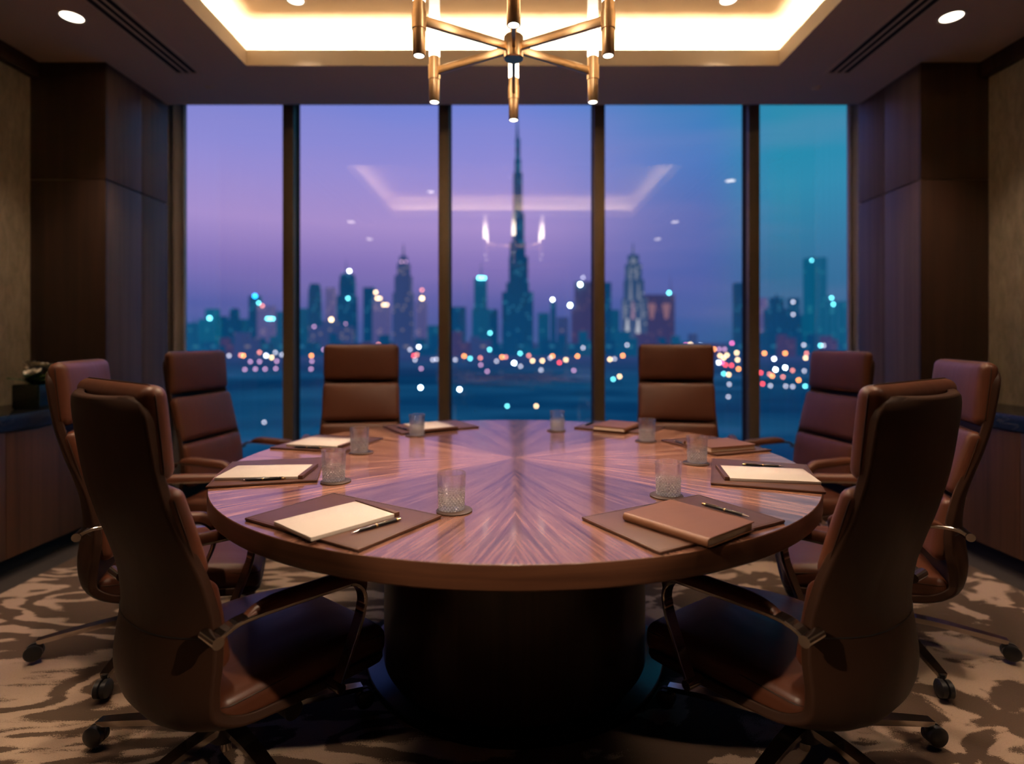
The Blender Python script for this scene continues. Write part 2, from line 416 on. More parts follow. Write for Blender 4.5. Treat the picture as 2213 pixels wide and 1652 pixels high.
LM = {k: emit('light_'+k, lin(*v), s) for k, v, s in [
 ('white', (235, 245, 255), 17), ('brightwhite', (220, 250, 255), 34), ('orange', (255, 150, 70), 14), ('salmon', (240, 140, 120), 8), ('cream', (255, 215, 160), 11),
 ('mauve', (200, 150, 190), 6.5), ('pale', (190, 190, 205), 7), ('teal', (110, 225, 235), 13), ('red', (255, 80, 80), 10), ('pink', (255, 120, 190), 8), ('blue', (30, 150, 230), 14)]}

# ------------------------------------------------------------------ camera
cam = bpy.data.cameras.new('camera'); co = bpy.data.objects.new('camera', cam); C.objects.link(co)
co.location = (0, 0, EYE); co.rotation_euler = (PI/2, 0, 0)
cam.sensor_width = 36; cam.lens = 36*F/2213
cam.shift_x = -(PX0-1106.5)/2213; cam.shift_y = -(826-HZ)/2213
cam.clip_start = 0.05; cam.clip_end = 30000
cam.dof.use_dof = True; cam.dof.focus_distance = 1.62; cam.dof.aperture_fstop = (cam.lens/1000)/0.0165; cam.dof.aperture_blades = 0
sc.camera = co
sc.view_settings.view_transform = 'Standard'; sc.view_settings.look = 'None'; sc.view_settings.exposure = 0.0
cy = sc.cycles
cy.max_bounces = 14; cy.diffuse_bounces = 5; cy.glossy_bounces = 6; cy.transmission_bounces = 12; cy.transparent_max_bounces = 12
cy.use_denoising = True; cy.denoising_prefilter = 'ACCURATE'; cy.denoising_input_passes = 'RGB_ALBEDO_NORMAL'; cy.sample_clamp_indirect = 6.0; cy.caustics_refractive = True; cy.caustics_reflective = False; cy.blur_glossy = 0.6

# ------------------------------------------------------------------ dusk sky
def sky():
    wd = bpy.data.worlds.new('dusk'); sc.world = wd; wd.use_nodes = True; t = wd.node_tree
    w = N.__new__(N); w.t = t
    for n in list(t.nodes): t.nodes.remove(n)
    out = t.nodes.new('ShaderNodeOutputWorld'); tc = w.n('TexCoord').outputs['Generated']; s = w.n('SeparateXYZ', {0: tc})
    hl = w.math('SQRT', w.math('ADD', w.math('MULTIPLY', s.outputs[0], s.outputs[0]), w.math('MULTIPLY', s.outputs[1], s.outputs[1])))
    el = w.math('DIVIDE', s.outputs[2], w.math('MAXIMUM', hl, 0.05)); az = w.math('DIVIDE', s.outputs[0], w.math('MAXIMUM', s.outputs[1], 0.05))
    e = w.math('MULTIPLY', el, 2.0)           # 0 horizon .. 0.84 window head
    left = w.ramp(e, [(0.0, lin(70, 92, 150)), (0.12, lin(84, 92, 160)), (0.26, lin(132, 114, 182)), (0.40, lin(168, 142, 203)), (0.58, lin(150, 140, 210)), (0.84, lin(112, 132, 214)), (1.0, lin(80, 105, 190))])
    right = w.ramp(e, [(0.0, lin(54, 92, 150)), (0.2, lin(78, 96, 165)), (0.42, lin(88, 108, 176)), (0.62, lin(76, 122, 190)), (0.84, lin(24, 128, 186)), (1.0, lin(10, 110, 170))])
    far = w.ramp(e, [(0.0, lin(30, 92, 132)), (0.25, lin(54, 112, 152)), (0.5, lin(48, 138, 172)), (0.84, lin(0, 140, 172)), (1.0, lin(0, 120, 150))])
    k1 = w.ramp(w.math('ADD', w.math('MULTIPLY', az, 1.0), 0.5), [(0.46, (0, 0, 0, 1)), (0.86, (1, 1, 1, 1))], 'EASE')
    k2 = w.ramp(w.math('ADD', w.math('MULTIPLY', az, 1.0), 0.5), [(0.82, (0, 0, 0, 1)), (0.98, (1, 1, 1, 1))], 'EASE')
    c = w.mix(k2, w.mix(k1, left, right), far)
    n = w.noise(w.n('Mapping', {'Vector': tc, 'Scale': (1, 1, 6)}).outputs[0], 2.0, 3)
    c = w.mix(w.math('MULTIPLY', w.math('SUBTRACT', n, 0.45, clamp=True), 0.5), c, lin(170, 140, 190))
    b = w.n('Background', {'Color': c, 'Strength': 1.18}); t.links.new(b.outputs[0], out.inputs[0])
sky()

# ------------------------------------------------------------------ room shell
XL, XR, YB, YP, YS, YG, ZC, ZT = -2.95, 2.90, -1.6, 3.44, 4.06, 4.47, 2.895, 3.178
PL, PR = -2.49, 2.485                 # inner faces of the piers
struct(bx('floor', XL-0.3, XR+0.3, YB-0.2, YG+0.12, -0.25, 0, M['carpet']))
CI = (-1.652, 1.64, 1.20, 3.484)      # tray opening
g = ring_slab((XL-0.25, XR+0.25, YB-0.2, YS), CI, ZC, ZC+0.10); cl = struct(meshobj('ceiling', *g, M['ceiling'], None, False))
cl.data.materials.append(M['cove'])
for p in cl.data.polygons:            # tray lip, its bounce light put into a paler paint colour
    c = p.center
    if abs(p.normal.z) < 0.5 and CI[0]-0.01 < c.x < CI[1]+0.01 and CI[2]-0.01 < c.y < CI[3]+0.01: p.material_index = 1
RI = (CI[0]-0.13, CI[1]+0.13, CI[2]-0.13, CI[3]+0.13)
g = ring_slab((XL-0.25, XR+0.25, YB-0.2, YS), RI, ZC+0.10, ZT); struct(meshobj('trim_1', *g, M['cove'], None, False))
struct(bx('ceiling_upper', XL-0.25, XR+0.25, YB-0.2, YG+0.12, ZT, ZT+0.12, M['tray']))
struct(bx('trim_2', XL-0.25, XR+0.25, YS, YG+0.12, ZC+0.22, ZT, M['gap']))
# side walls
struct(bx('wall_left', XL-0.12, XL, YB-0.1, YP, 0, ZC, M['wallpaper']))
struct(bx('wall_right', XR, XR+0.12, YB-0.1, YP, 0, ZC, M['wallpaper']))
struct(bx('wall_back', XL-0.12, XR+0.12, YB-0.12, YB, 0, ZC, M['walldark']))
struct(bx('trim_3', XL, XL+0.05, YB, YP, 2.80, ZC, M['walldark'])); struct(bx('trim_4', XR-0.05, XR, YB, YP, 2.80, ZC, M['walldark']))
struct(bx('trim_5', XL-0.25, -2.80, YS, YG+0.12, 0, ZT, M['gap'])); struct(bx('trim_6', 2.80, XR+0.25, YS, YG+0.12, 0, ZT, M['gap']))
# veneered piers beside the windows
def pier(name, xin, xout, s):
    core = struct(bx(name, min(xin+s*0.02, xout), max(xin+s*0.02, xout), YP+0.02, YS-0.002, 0, ZC, M['gap']))
    a, b = sorted((xin+s*0.02, xin))
    for y0, y1 in ((YP+0.02, 3.777), (3.783, YS)):
        for z0, z1 in ((0.0, 2.175), (2.183, ZC)):
            bx('panel', a, b, y0, y1, z0, z1, M['panel'], core, 0.002)
    a, b = sorted((xin, xout))
    for z0, z1 in ((0.0, 2.175), (2.18, ZC)):
        bx('panel', a, b, YP, YP+0.02, z0, z1, M['walldark'], core, 0.002)
    return core
pier('wall_left_pier', PL, XL-0.05, -1); 
pier('wall_right_pier', PR, XR+0.05, 1)
# back wall: pale door frame that shows in the window reflection
d = struct(bx('door_1', -0.88, 0.95, YB+0.0, YB+0.03, 0, 2.55, M['walldark']))
fr = M['white_trim']
for (x0, x1, z0, z1) in ((-0.98, -0.88, 0, 2.65), (0.95, 1.05, 0, 2.65), (-0.88, 0.95, 2.55, 2.65)):
    bx('door_frame', x0, x1, YB, YB+0.06, z0, z1, fr, d)
hd = rod((0.05, YB+0.07, 0.95), (0.05, YB+0.07, 1.25), 0.012); meshobj('door_handle', *hd, M['brass'], d)
# ------------------------------------------------------------------ window wall
MX = [-1.754, -0.543, 0.668, 1.872]
def mull(name, x):
    o = struct(bx(name, x-0.043, x+0.043, YG-0.09, YG+0.035, 0, 3.115, M['mullion'], None, 0.004))
    bx('gasket', x-0.050, x+0.050, YG-0.03, YG+0.03, 0, 3.115, M['gap'], o)
for i, x in enumerate(MX): mull('trim_%d' % (7+i), x)
edges = [-2.80]+MX+[2.80]
for i in range(5):
    x0, x1 = edges[i], edges[i+1]
    V = [(x0, YG, 0.0), (x1, YG, 0.0), (x1, YG, 3.115), (x0, YG, 3.115)]
    w_ = struct(meshobj('window_%d' % (i+1), V, [(0, 1, 2, 3)], M['glass'], None, False))
    bx('window_rail', x0, x1, YG-0.06, YG+0.03, 0.0, 0.07, M['mullion'], w_)
def curtain(xa, xb, label):
    n = 60; V = []; Fs = []
    for j, z in enumerate((0.02, 3.1)):
        for i in range(n+1):
            t = i/n; V.append((xa+(xb-xa)*t, 4.22+0.05*math.sin(t*PI*9)+0.02*math.sin(t*23), z))
    for i in range(n): Fs.append((i, i+1, n+1+i+1, n+1+i))
    o = meshobj('curtain', V, Fs, M['curtain']); m = o.modifiers.new('thickness', 'SOLIDIFY'); m.thickness = 0.004
    tag(o, label, 'curtain', 'sheer curtains'); return o
curtain(-2.79, -2.46, 'grey sheer curtain gathered beside the violet window on the flower side')
curtain(2.52, 2.79, 'grey sheer curtain gathered beside the turquoise end window')

# ------------------------------------------------------------------ ceiling fittings
def downlight(x, y, label, z=ZC, r=0.052):
    t = thing('recessed_downlight', label, 'downlight', (x, y, z), 0, 'recessed ceiling downlights')
    pr = [(r, -0.001), (r+0.012, -0.004), (r+0.014, 0.0), (r+0.012, 0.002), (r, 0.002)]
    meshobj('trim_ring', *lathe(pr, 32, True), M['white_trim'], t)
    meshobj('lens', *lathe([(0, -0.0025), (r, -0.0015)], 32), M['downglow'], t)
    return t
downlight(-2.32, 2.96, 'round lit downlight in the ceiling above the flower arrangement side')
downlight(2.30, 2.96, 'round lit downlight in the ceiling above the bare marble counter')
downlight(-2.32, 0.9, 'added unseen fill downlight in the ceiling above the near end of the flower credenza')  # this near pair is unseen, added as fill light
downlight(2.30, 0.9, 'added unseen fill downlight in the ceiling above the near end of the bare credenza')
downlight(-2.4, -0.45, 'added unseen downlight behind the viewer on the flower side')  # this pair is unseen, added to light the front chair seats
downlight(2.4, -0.45, 'added unseen downlight behind the viewer on the bare marble side')
downlight(-1.10, 1.45, 'small downlight in the glowing tray above the nearest notepad', ZT, 0.045)
downlight(1.10, 1.45, 'small downlight in the glowing tray above the nearest notebook', ZT, 0.045)
downlight(-1.27, 3.28, 'small downlight in the glowing tray nearer the flower side', ZT, 0.045)
downlight(1.25, 3.28, 'small downlight in the glowing tray nearer the turquoise window', ZT, 0.045)
def vent(xc, label):
    t = thing('air_vent', label, 'vent', (xc, 2.2, ZC), 0, 'linear slot air vents'); L = 1.37
    g = ring_slab((-0.085, 0.085, -L-0.02, L+0.02), (-0.066, 0.066, -L, L), -0.008, 0.0); meshobj('frame', *g, M['ceiling'], t, False)
    bx('slot', -0.066, 0.066, -L, L, -0.002, 0.0, M['ventdark'], t)
    for x in (-0.022, 0.022): bx('slat', x-0.007, x+0.007, -L, L, -0.007, -0.002, M['ceiling'], t)
vent(-2.065, 'dark linear slot vent in the ceiling on the violet window side')
vent(2.055, 'dark linear slot vent in the ceiling on the turquoise window side')
for x, s in ((-2.04, 'violet'), (2.04, 'turquoise')):
    o = meshobj('sprinkler_head', *xf(lathe([(0, -0.016), (0.016, -0.014), (0.03, -0.006), (0.036, 0.0)], 24), Matrix.Translation((x, 3.79, ZC+0.002))), M['ceiling'])
    tag(o, 'small round sprinkler cover in the ceiling near the %s window' % s, 'sprinkler', 'ceiling sprinkler covers')

# chandelier
ZH = 2.325
ch = thing('chandelier', 'brass six armed chandelier with upright glowing glass tubes over the table', 'chandelier', (0.0, 2.18, ZH), 0)
meshobj('hub', *lathe([(0, -0.045), (0.034, -0.045), (0.038, -0.041), (0.038, 0.040), (0.034, 0.045), (0.012, 0.047), (0, 0.047)], 32), M['brass'], ch)
meshobj('stem', *cyl(0.012, 0.04, ZT-ZH-0.02, 16), M['brass'], ch)
meshobj('canopy', *lathe([(0, ZT-ZH-0.03), (0.06, ZT-ZH-0.03), (0.07, ZT-ZH-0.02), (0.07, ZT-ZH), (0, ZT-ZH)], 32), M['brass'], ch)
arms = []
RA = 0.385
for k in range(6):
    an = PI/6+k*PI/3; dx, dy = math.cos(an), math.sin(an); R = Matrix.Rotation(an, 4, 'Z')
    a = meshobj('arm', *xf(box(0.03, RA-0.018, -0.007, 0.007, -0.016, 0.016, 0.002), R), M['brass'], ch)
    T = Matrix.Translation((dx*RA, dy*RA, 0))
    s = meshobj('lamp_sleeve', *lathe([(0.018, -0.128), (0.0215, -0.128), (0.0225, -0.125), (0.0225, -0.036), (0.0255, -0.035), (0.0255, 0.026), (0.0225, 0.027), (0.0225, 0.060), (0.019, 0.061), (0.0, 0.061)], 28), M['brass'], ch)
    s.location = (dx*RA, dy*RA, 0)
    e = meshobj('lamp_lens', *lathe([(0, -0.1275), (0.0195, -0.1275)], 24), M['spotglow'], s)
    tb = meshobj('glass_tube', *lathe([(0.0215, 0.0), (0.0225, 0.004), (0.0225, 0.28), (0.020, 0.284), (0.0, 0.285)], 24), M['frosted'], s); tb.location = (0, 0, 0.061)

# ------------------------------------------------------------------ rug, credenzas, flowers
rg = bx('rug', -2.395, 2.40, -1.2, 3.95, 0.0, 0.012, M['rug'], None, 0.004)
tag(rg, 'large beige and taupe rug with a swirling wood grain pattern under the table', 'rug')
def credenza(xf_, xw, s, label, mlabel):
    y0, y1 = 0.3, YP-0.004
    t = thing('credenza', label, 'cabinet', ((xf_+xw)/2, (y0+y1)/2, 0), 0, 'wall credenzas'); ox, oy = (xf_+xw)/2, (y0+y1)/2
    a, b = sorted((xf_+s*0.022-ox, xw-s*0.002-ox)); bx('carcass', a, b, y0-oy, y1-oy, 0.10, 0.735, M['gap'], t)
    a, b = sorted((xf_+s*0.08-ox, xw-s*0.002-ox)); bx('plinth', a, b, y0-oy, y1-oy, 0.0, 0.10, M['gap'], t)
    n = 5; st = (y1-y0)/n; a, b = sorted((xf_-ox, xf_+s*0.022-ox))
    for k in range(n): bx('door', a, b, y0+k*st+0.0015-oy, y0+(k+1)*st-0.0015-oy, 0.10, 0.733, M['cabinet'], t, 0.0015)
    a, b = sorted((xf_-s*0.012, xw-s*0.002))
    m = bx('marble_countertop', a, b, y0-0.01, y1, 0.737, 0.82, M['marble' if s > 0 else 'stone'], None, 0.004); tag(m, mlabel, 'countertop', 'black marble countertops')
credenza(-2.53, XL, -1, 'low walnut credenza standing under the flower arrangement', 'black marble countertop with a dark front edge, carrying the flowers')
credenza(2.525, XR, 1, 'low walnut credenza standing below the bare marble counter', 'bare black marble countertop with pale veins along its front edge')

fl = thing('flower_arrangement', 'white flowers and green leaves in a low dark square vase on the marble', 'flowers', (-2.66, 3.14, 0.82)); fl.scale = (1.2, 1.2, 1.12)
meshobj('vase', *xf(rbox(0.062, 0.062, 0.06, 0.008, 3, 2), Matrix.Translation((0, 0, 0.06))), M['vase'], fl)
rnd = random.Random(4)
for k in range(16):
    an = rnd.uniform(0, 2*PI); tilt = rnd.uniform(0.5, 1.15); L = rnd.uniform(0.08, 0.13); wd = 0.03
    V, Fs = [], []; n = 6
    for i in range(n+1):
        t = i/n; ww = wd*math.sin(PI*min(0.98, t*0.95+0.05))**0.8; zz = L*t*math.cos(tilt)-0.03*t*t; rr = L*t*math.sin(tilt)
        for sgn in (-1, 0, 1): V.append((rr*math.cos(an)-sgn*ww*math.sin(an), rr*math.sin(an)+sgn*ww*math.cos(an), 0.115+zz-abs(sgn)*0.006))
    for i in range(n):
        for j in range(2): Fs.append((i*3+j, i*3+j+1, i*3+3+j+1, i*3+3+j))
    meshobj('leaf', V, Fs, M['leaf'], fl)
def blossom(r):
    V, Fs = [], []
    for lay, (cnt, rr, tl) in enumerate(((6, 1.0, 0.35), (5, 0.72, 0.75), (4, 0.45, 1.15))):
        for k in range(cnt):
            an = 2*PI*k/cnt+lay*0.5; n = 4; o = len(V)
            for i in range(n+1):
                t = i/n; ww = r*0.42*rr*math.sin(PI*(0.08+0.86*t)); d_ = r*rr*t*math.cos(tl); z_ = r*rr*t*math.sin(tl)+0.1*r*t*t
                for sg in (-1, 1): V.append((d_*math.cos(an)-sg*ww*math.sin(an), d_*math.sin(an)+sg*ww*math.cos(an), z_))
            for i in range(n): Fs.append((o+2*i, o+2*i+1, o+2*i+3, o+2*i+2))
    o = len(V); g = lathe([(0, -0.1*r), (0.2*r, 0), (0.12*r, 0.25*r), (0, 0.3*r)], 8); V += g[0]; Fs += [tuple(i+o for i in q) for q in g[1]]
    return V, Fs
for (x, y, z, r) in ((0.0, -0.02, 0.205, 0.045), (0.045, 0.01, 0.195, 0.042), (-0.04, 0.03, 0.185, 0.038), (0.03, -0.05, 0.170, 0.040), (0.06, 0.05, 0.175, 0.036), (-0.02, 0.06, 0.20, 0.036)):
    Mx = Matrix.Translation((x, y, z)) @ Matrix.Rotation(rnd.uniform(-0.4, 0.4), 4, 'X') @ Matrix.Rotation(rnd.uniform(0, 6), 4, 'Z')
    f_ = meshobj('blossom', *xf(blossom(r), Mx), M['petal'], fl)
    meshobj('stalk', *rod((x*0.3, y*0.3, 0.09), (x, y, z), 0.0025, 6), M['leaf'], f_)

# ------------------------------------------------------------------ table
TX, TY, TZ, TR = 0.004, 2.178, 0.740, 1.045
tb = thing('conference_table', 'large round walnut conference table with starburst veneer on a drum pedestal', 'table', (TX, TY, 0))
bev = 0.003
meshobj('tabletop', *lathe([(0, TZ), (0.35, TZ), (0.7, TZ), (TR-bev-0.001, TZ), (TR-bev, TZ)], 160), M['tabletop'], tb, False)
meshobj('table_edge', *lathe([(TR-bev, TZ), (TR-bev*0.3, TZ-bev*0.3), (TR, TZ-bev), (TR, TZ-0.052), (TR-0.004, TZ-0.056), (0.3, TZ-0.056)], 160), M['edge'], tb)
dr = lathe([(0.492, 0.03), (0.492, TZ-0.056)], 96); meshobj('pedestal', *dr, M['drum'], tb)
meshobj('base_plate', *lathe([(0.0, 0.034), (0.548, 0.034), (0.5535, 0.030), (0.5535, 0.012), (0.0, 0.012)], 96), M['gloss_black'], tb)

# ------------------------------------------------------------------ table settings
MZ = TZ+0.007
SZ = 0.022
mats = [  # cx, cy, long, short, angle, label
 (-0.428, 1.421, 0.405, 0.278, -32, 'brown leather desk mat with blank notepad nearest the viewer, by the table front'),
 (-0.830, 1.935, 0.370, 0.322, 105, 'brown leather desk mat with notepad at the table edge facing the flower credenza'),
 (-0.808, 2.468, 0.335, 0.345, 75, 'brown leather desk mat with notepad behind two tumblers standing close together'),
 (-0.433, 2.946, 0.420, 0.288, 31, 'brown leather desk mat with notepad before the chair under the crane tower'),
 (0.551, 2.922, 0.394, 0.277, -31, 'brown leather desk mat with notebook before the window chair near highway lights'),
 (0.858, 2.418, 0.360, 0.281, -69, 'brown leather desk mat with notebook in front of the chair by the turquoise window'),
 (0.834, 1.893, 0.394, 0.320, 70, 'brown leather desk mat with notepad at the table edge facing the bare marble'),
 (0.421, 1.405, 0.420, 0.272, 30, 'brown leather desk mat with closed notebook nearest the viewer, by the table front')]
for cx, cy_, L, S, an, lab in mats:
    t = thing('desk_mat', lab, 'desk mat', (cx, cy_, TZ), math.radians(an), 'leather desk mats')
    meshobj('mat_surface', *xf(rbox(L/2, S/2, 0.0028, 0.0012, 2, 1), Matrix.Translation((0, 0, 0.0052))), M['matleather'], t)
    meshobj('mat_backing', *xf(rbox(L/2-0.0015, S/2-0.0015, 0.0014, 0.0005, 1, 1), Matrix.Translation((0, 0, 0.0014))), M['matedge'], t)
    p = [(-L/2+0.006, -S/2+0.006), (L/2-0.006, -S/2+0.006), (L/2-0.006, S/2-0.006), (-L/2+0.006, S/2-0.006)]
    meshobj('stitching', *tube([(x, y, 0.0080) for x, y in p], 0.0005, 5, True), M['matedge'], t)
MT = TZ+0.0081
pads = [  # cx, cy, long, short, angle, header sign, label
 (-0.437, 1.385, 0.228, 0.172, 49, 1, 'blank cream notepad on the nearest desk mat, with a pen beside it'),
 (-0.825, 1.885, 0.262, 0.178, 4, 1, 'cream notepad on the desk mat at the table edge facing the flowers'),
 (-0.822, 2.437, 0.240, 0.180, -12, 1, 'cream notepad partly hidden behind the tumbler on the flower side'),
 (-0.433, 2.907, 0.240, 0.190, -57, 1, 'cream notepad behind a tumbler in front of the chair below the crane tower'),
 (0.832, 1.850, 0.270, 0.183, -11, -1, 'lined cream notepad on the desk mat facing the bare marble counter')]
for cx, cy_, L, S, an, hs, lab in pads:
    t = thing('notepad', lab, 'notepad', (cx, cy_, MT), math.radians(an), 'cream notepads')
    meshobj('paper_block', *xf(rbox(L/2, S/2, 0.0045, 0.0006, 1, 1), Matrix.Translation((0, 0, 0.0045))), M['paper'], t)
    meshobj('binding_strip', *xf(rbox(0.0075, S/2+0.0015, 0.006, 0.001, 2, 1), Matrix.Translation((hs*(L/2+0.005), 0, 0.006))), M['matleather'], t)
books = [  # cx, cy, long, short, angle, spine sign (y), label
 (0.415, 1.350, 0.235, 0.190, -52, -1, 'tan leather notebook with rounded spine lying on the nearest desk mat'),
 (0.857, 2.350, 0.225, 0.175, 20, 1, 'tan leather notebook on the desk mat before the chair by the turquoise window'),
 (0.530, 2.870, 0.225, 0.175, 57, -1, 'tan leather notebook in front of the window chair near the highway lights')]
for cx, cy_, L, S, an, sg, lab in books:
    t = thing('notebook', lab, 'notebook', (cx, cy_, MT), math.radians(an), 'leather notebooks'); th = 0.021
    prof = [(-S/2, 0.0), (S/2-th/2, 0.0)] + [(S/2-th/2+th/2*math.sin(a), th/2-th/2*math.cos(a)) for a in [PI*i/10 for i in range(1, 10)]] + [(S/2-th/2, th), (-S/2, th), (-S/2, th-0.0025), (S/2-th/2, th-0.0025)] + [(S/2-th/2+(th/2-0.0025)*math.sin(a), th/2+(th/2-0.0025)*math.cos(a)) for a in [PI*i/10 for i in range(1, 10)]] + [(S/2-th/2, 0.0025), (-S/2, 0.0025)]
    V, Fs = [], []; m = len(prof)
    for x in (-L/2, L/2): V += [(x, sg*y, z) for y, z in prof]
    for j in range(m): Fs.append((j, (j+1) % m, m+(j+1) % m, m+j))
    nb = 2
    Fs += [tuple(range(m)), tuple(range(2*m-1, m-1, -1))]
    cv = meshobj('cover', V, Fs, M['bookleather'], t, False)
    b_ = cv.modifiers.new('edge', 'BEVEL'); b_.width = 0.0006; b_.segments = 2
    y0, y1 = sorted((sg*(-S/2+0.004), sg*(S/2-th/2))); bx('page_block', -L/2+0.004, L/2-0.004, y0, y1, 0.0026, th-0.0026, M['pages'], t)
def pen(p, q, label, z=MT):
    a = math.atan2(q[1]-p[1], q[0]-p[0]); t = thing('pen', label, 'pen', (p[0], p[1], z), a, 'black ballpoint pens')
    Mx = Matrix.Translation((0, 0, 0.0046)) @ Matrix.Rotation(PI/2, 4, 'Y'); L = 0.138; r = 0.0042
    meshobj('barrel', *xf(lathe([(0.0036, 0.016), (r, 0.030), (r, L-0.012), (0.0038, L-0.011)], 20), Mx), M['penblack'], t)
    meshobj('tip', *xf(lathe([(0, 0.0), (0.0010, 0.0005), (0.0012, 0.004), (0.0030, 0.014), (0.0037, 0.0165), (0.0037, 0.018)], 20), Mx), M['chrome'], t)
    meshobj('ring', *xf(lathe([(0.0040, 0.066), (0.0049, 0.067), (0.0049, 0.071), (0.0040, 0.072)], 20), Mx), M['gold'], t)
    meshobj('cap', *xf(lathe([(0.0040, L-0.013), (0.0047, L-0.012), (0.0047, L-0.008), (0.0034, L-0.007), (0.0034, L-0.001), (0, L)], 20), Mx), M['gold'], t)
    bx('clip', 0.088, L-0.008, -0.0012, 0.0012, 0.0046+0.0045, 0.0046+0.0058, M['gold'], t, 0.0005)
pen((-0.372, 1.286), (-0.277, 1.389), 'black pen with gold trim beside the nearest notepad')
pen((-0.863, 1.775), (-0.715, 1.803), 'black pen lying below the notepad that faces the flower credenza')
pen((-0.920, 2.335), (-0.776, 2.310), 'black pen half hidden under the notepad edge behind the two tumblers')
pen((-0.60, 2.885), (-0.525, 2.785), 'black pen at the edge of the notepad below the crane tower')
pen((0.946, 1.972), (0.80, 2.003), 'black pen behind the lined notepad facing the bare marble')
pen((0.588, 1.405), (0.51, 1.512), 'black pen with silver tip beside the nearest notebook')
pen((0.745, 2.345), (0.705, 2.478), 'dark pen with gold end beside the notebook before the turquoise window chair')
pen((0.37, 2.93), (0.43, 3.05), 'pen mostly hidden behind the notebook near the highway lights')

def tumbler_mesh():
    n, m = 96, 46; Hh, r0, r1 = 0.097, 0.0345, 0.0385; V, Fs, rings = [], [], []
    def outer(i, z):
        t = z/Hh; r = r0+(r1-r0)*t; th = 2*PI*i/n
        if 0.10 < t < 0.62:
            k = 12; a = (th*k/(2*PI)+t*4.6) % 1.0; b = (th*k/(2*PI)-t*4.6) % 1.0
            g = min(abs(a-0.5), abs(b-0.5))*2
            edge = min(1.0, (t-0.10)/0.04)*min(1.0, max(0.0, (0.46+0.14*abs(math.cos(th*3))-t)/0.06))
            r -= 0.0030*max(0.0, 1-g*2.2)*edge
        if 0.35 < t < 0.9:
            c = abs(((th*12/(2*PI)) % 1.0)-0.5)*2; r -= 0.0003*max(0, 1-c*2.5)*min(1, (0.9-t)/0.2)*min(1, (t-0.35)/0.1)
        if t <= 0.10: r -= 0.0010*(0.5+0.5*math.cos(th*24))*min(1, t/0.03)*min(1, max(0, (0.10-t)/0.03))
        return r
    def ring(f, z):
        ix = list(range(len(V), len(V)+n)); rings.append(ix)
        for i in range(n):
            r = f(i, z); V.append((r*math.cos(2*PI*i/n), r*math.sin(2*PI*i/n), z))
    V.append((0, 0, 0.0015)); rings.append([0])
    ring(lambda i, z: r0-0.006, 0.0015); ring(lambda i, z: r0-0.003, 0.0)
    ring(lambda i, z: r0-0.0006, 0.0012)
    for j in range(1, m+1):
        z = 0.0012+(Hh-0.0022)*j/m; ring(outer, z)
    ring(lambda i, z: r1-0.0008, Hh)
    ring(lambda i, z: r1-0.0018, Hh-0.0006)
    for j in range(1, 9):
        t = j/8; ring(lambda i, z: (r1-0.0022)*(1-t)+(r0-0.0050)*t, Hh-0.001-(Hh-0.022)*t)
    ring(lambda i, z: r0-0.009, 0.0165); V.append((0, 0, 0.0155)); rings.append([len(V)-1])
    for a, b in zip(rings, rings[1:]):
        for i in range(n):
            j = (i+1) % n
            if len(a) == 1: Fs.append((a[0], b[i], b[j]))
            elif len(b) == 1: Fs.append((a[i], a[j], b[0]))
            else: Fs.append((a[i], a[j], b[j], b[i]))
    return V, Fs
gl0 = None
tumblers = [(-0.165, 1.497, 'cut crystal tumbler standing beside the nearest notepad mat'), (-0.577, 1.808, 'cut crystal tumbler beside the mat facing the flower credenza'),
 (-0.622, 2.275, 'cut crystal tumbler just behind another one, before a notepad'), (-0.461, 2.686, 'cut crystal tumbler in front of the notepad below the crane tower'),
 (0.220, 2.832, 'cut crystal tumbler farthest back, in front of the tallest spire'), (0.600, 2.536, 'cut crystal tumbler between the two mats that carry notebooks at the back'),
 (0.676, 2.077, 'cut crystal tumbler in front of the notebook by the turquoise window'), (0.450, 1.640, 'cut crystal tumbler just behind the nearest tan notebook')]
for i, (x, y, lab) in enumerate(tumblers):
    offx = 0.008 if i in (0, 1, 2) else -0.006
    c = thing('coaster', 'round dark coaster under the '+lab.replace('cut crystal ', ''), 'coaster', (x+offx, y-0.006, TZ), 0, 'leather coasters') if False else None
    o = meshobj('coaster', *xf(lathe([(0, 0), (0.046, 0), (0.0475, 0.0015), (0.0475, 0.003), (0.046, 0.004), (0, 0.004)], 40), Matrix.Translation((0, 0, 0.0003))), M['coaster'])
    o.location = (x+offx, y-0.004, TZ); short = ['nearest tumbler beside the notepad mat', 'tumbler beside the mat facing the flowers', 'tumbler standing behind another tumbler', 'tumbler below the crane tower', 'farthest tumbler under the tallest spire', 'tumbler between the two rear notebooks', 'tumbler before the turquoise window notebook', 'tumbler behind the nearest notebook'][i]
    tag(o, 'round dark brown coaster under the '+short, 'coaster', 'leather coasters')
    if gl0 is None: o2 = gl0 = meshobj('tumbler', *tumbler_mesh(), M['crystal'])
    else: o2 = gl0.copy(); C.objects.link(o2)
    o2.location = (x, y, TZ+0.0044); o2.rotation_euler = (0, 0, i*0.7); tag(o2, lab, 'glass', 'crystal tumblers')

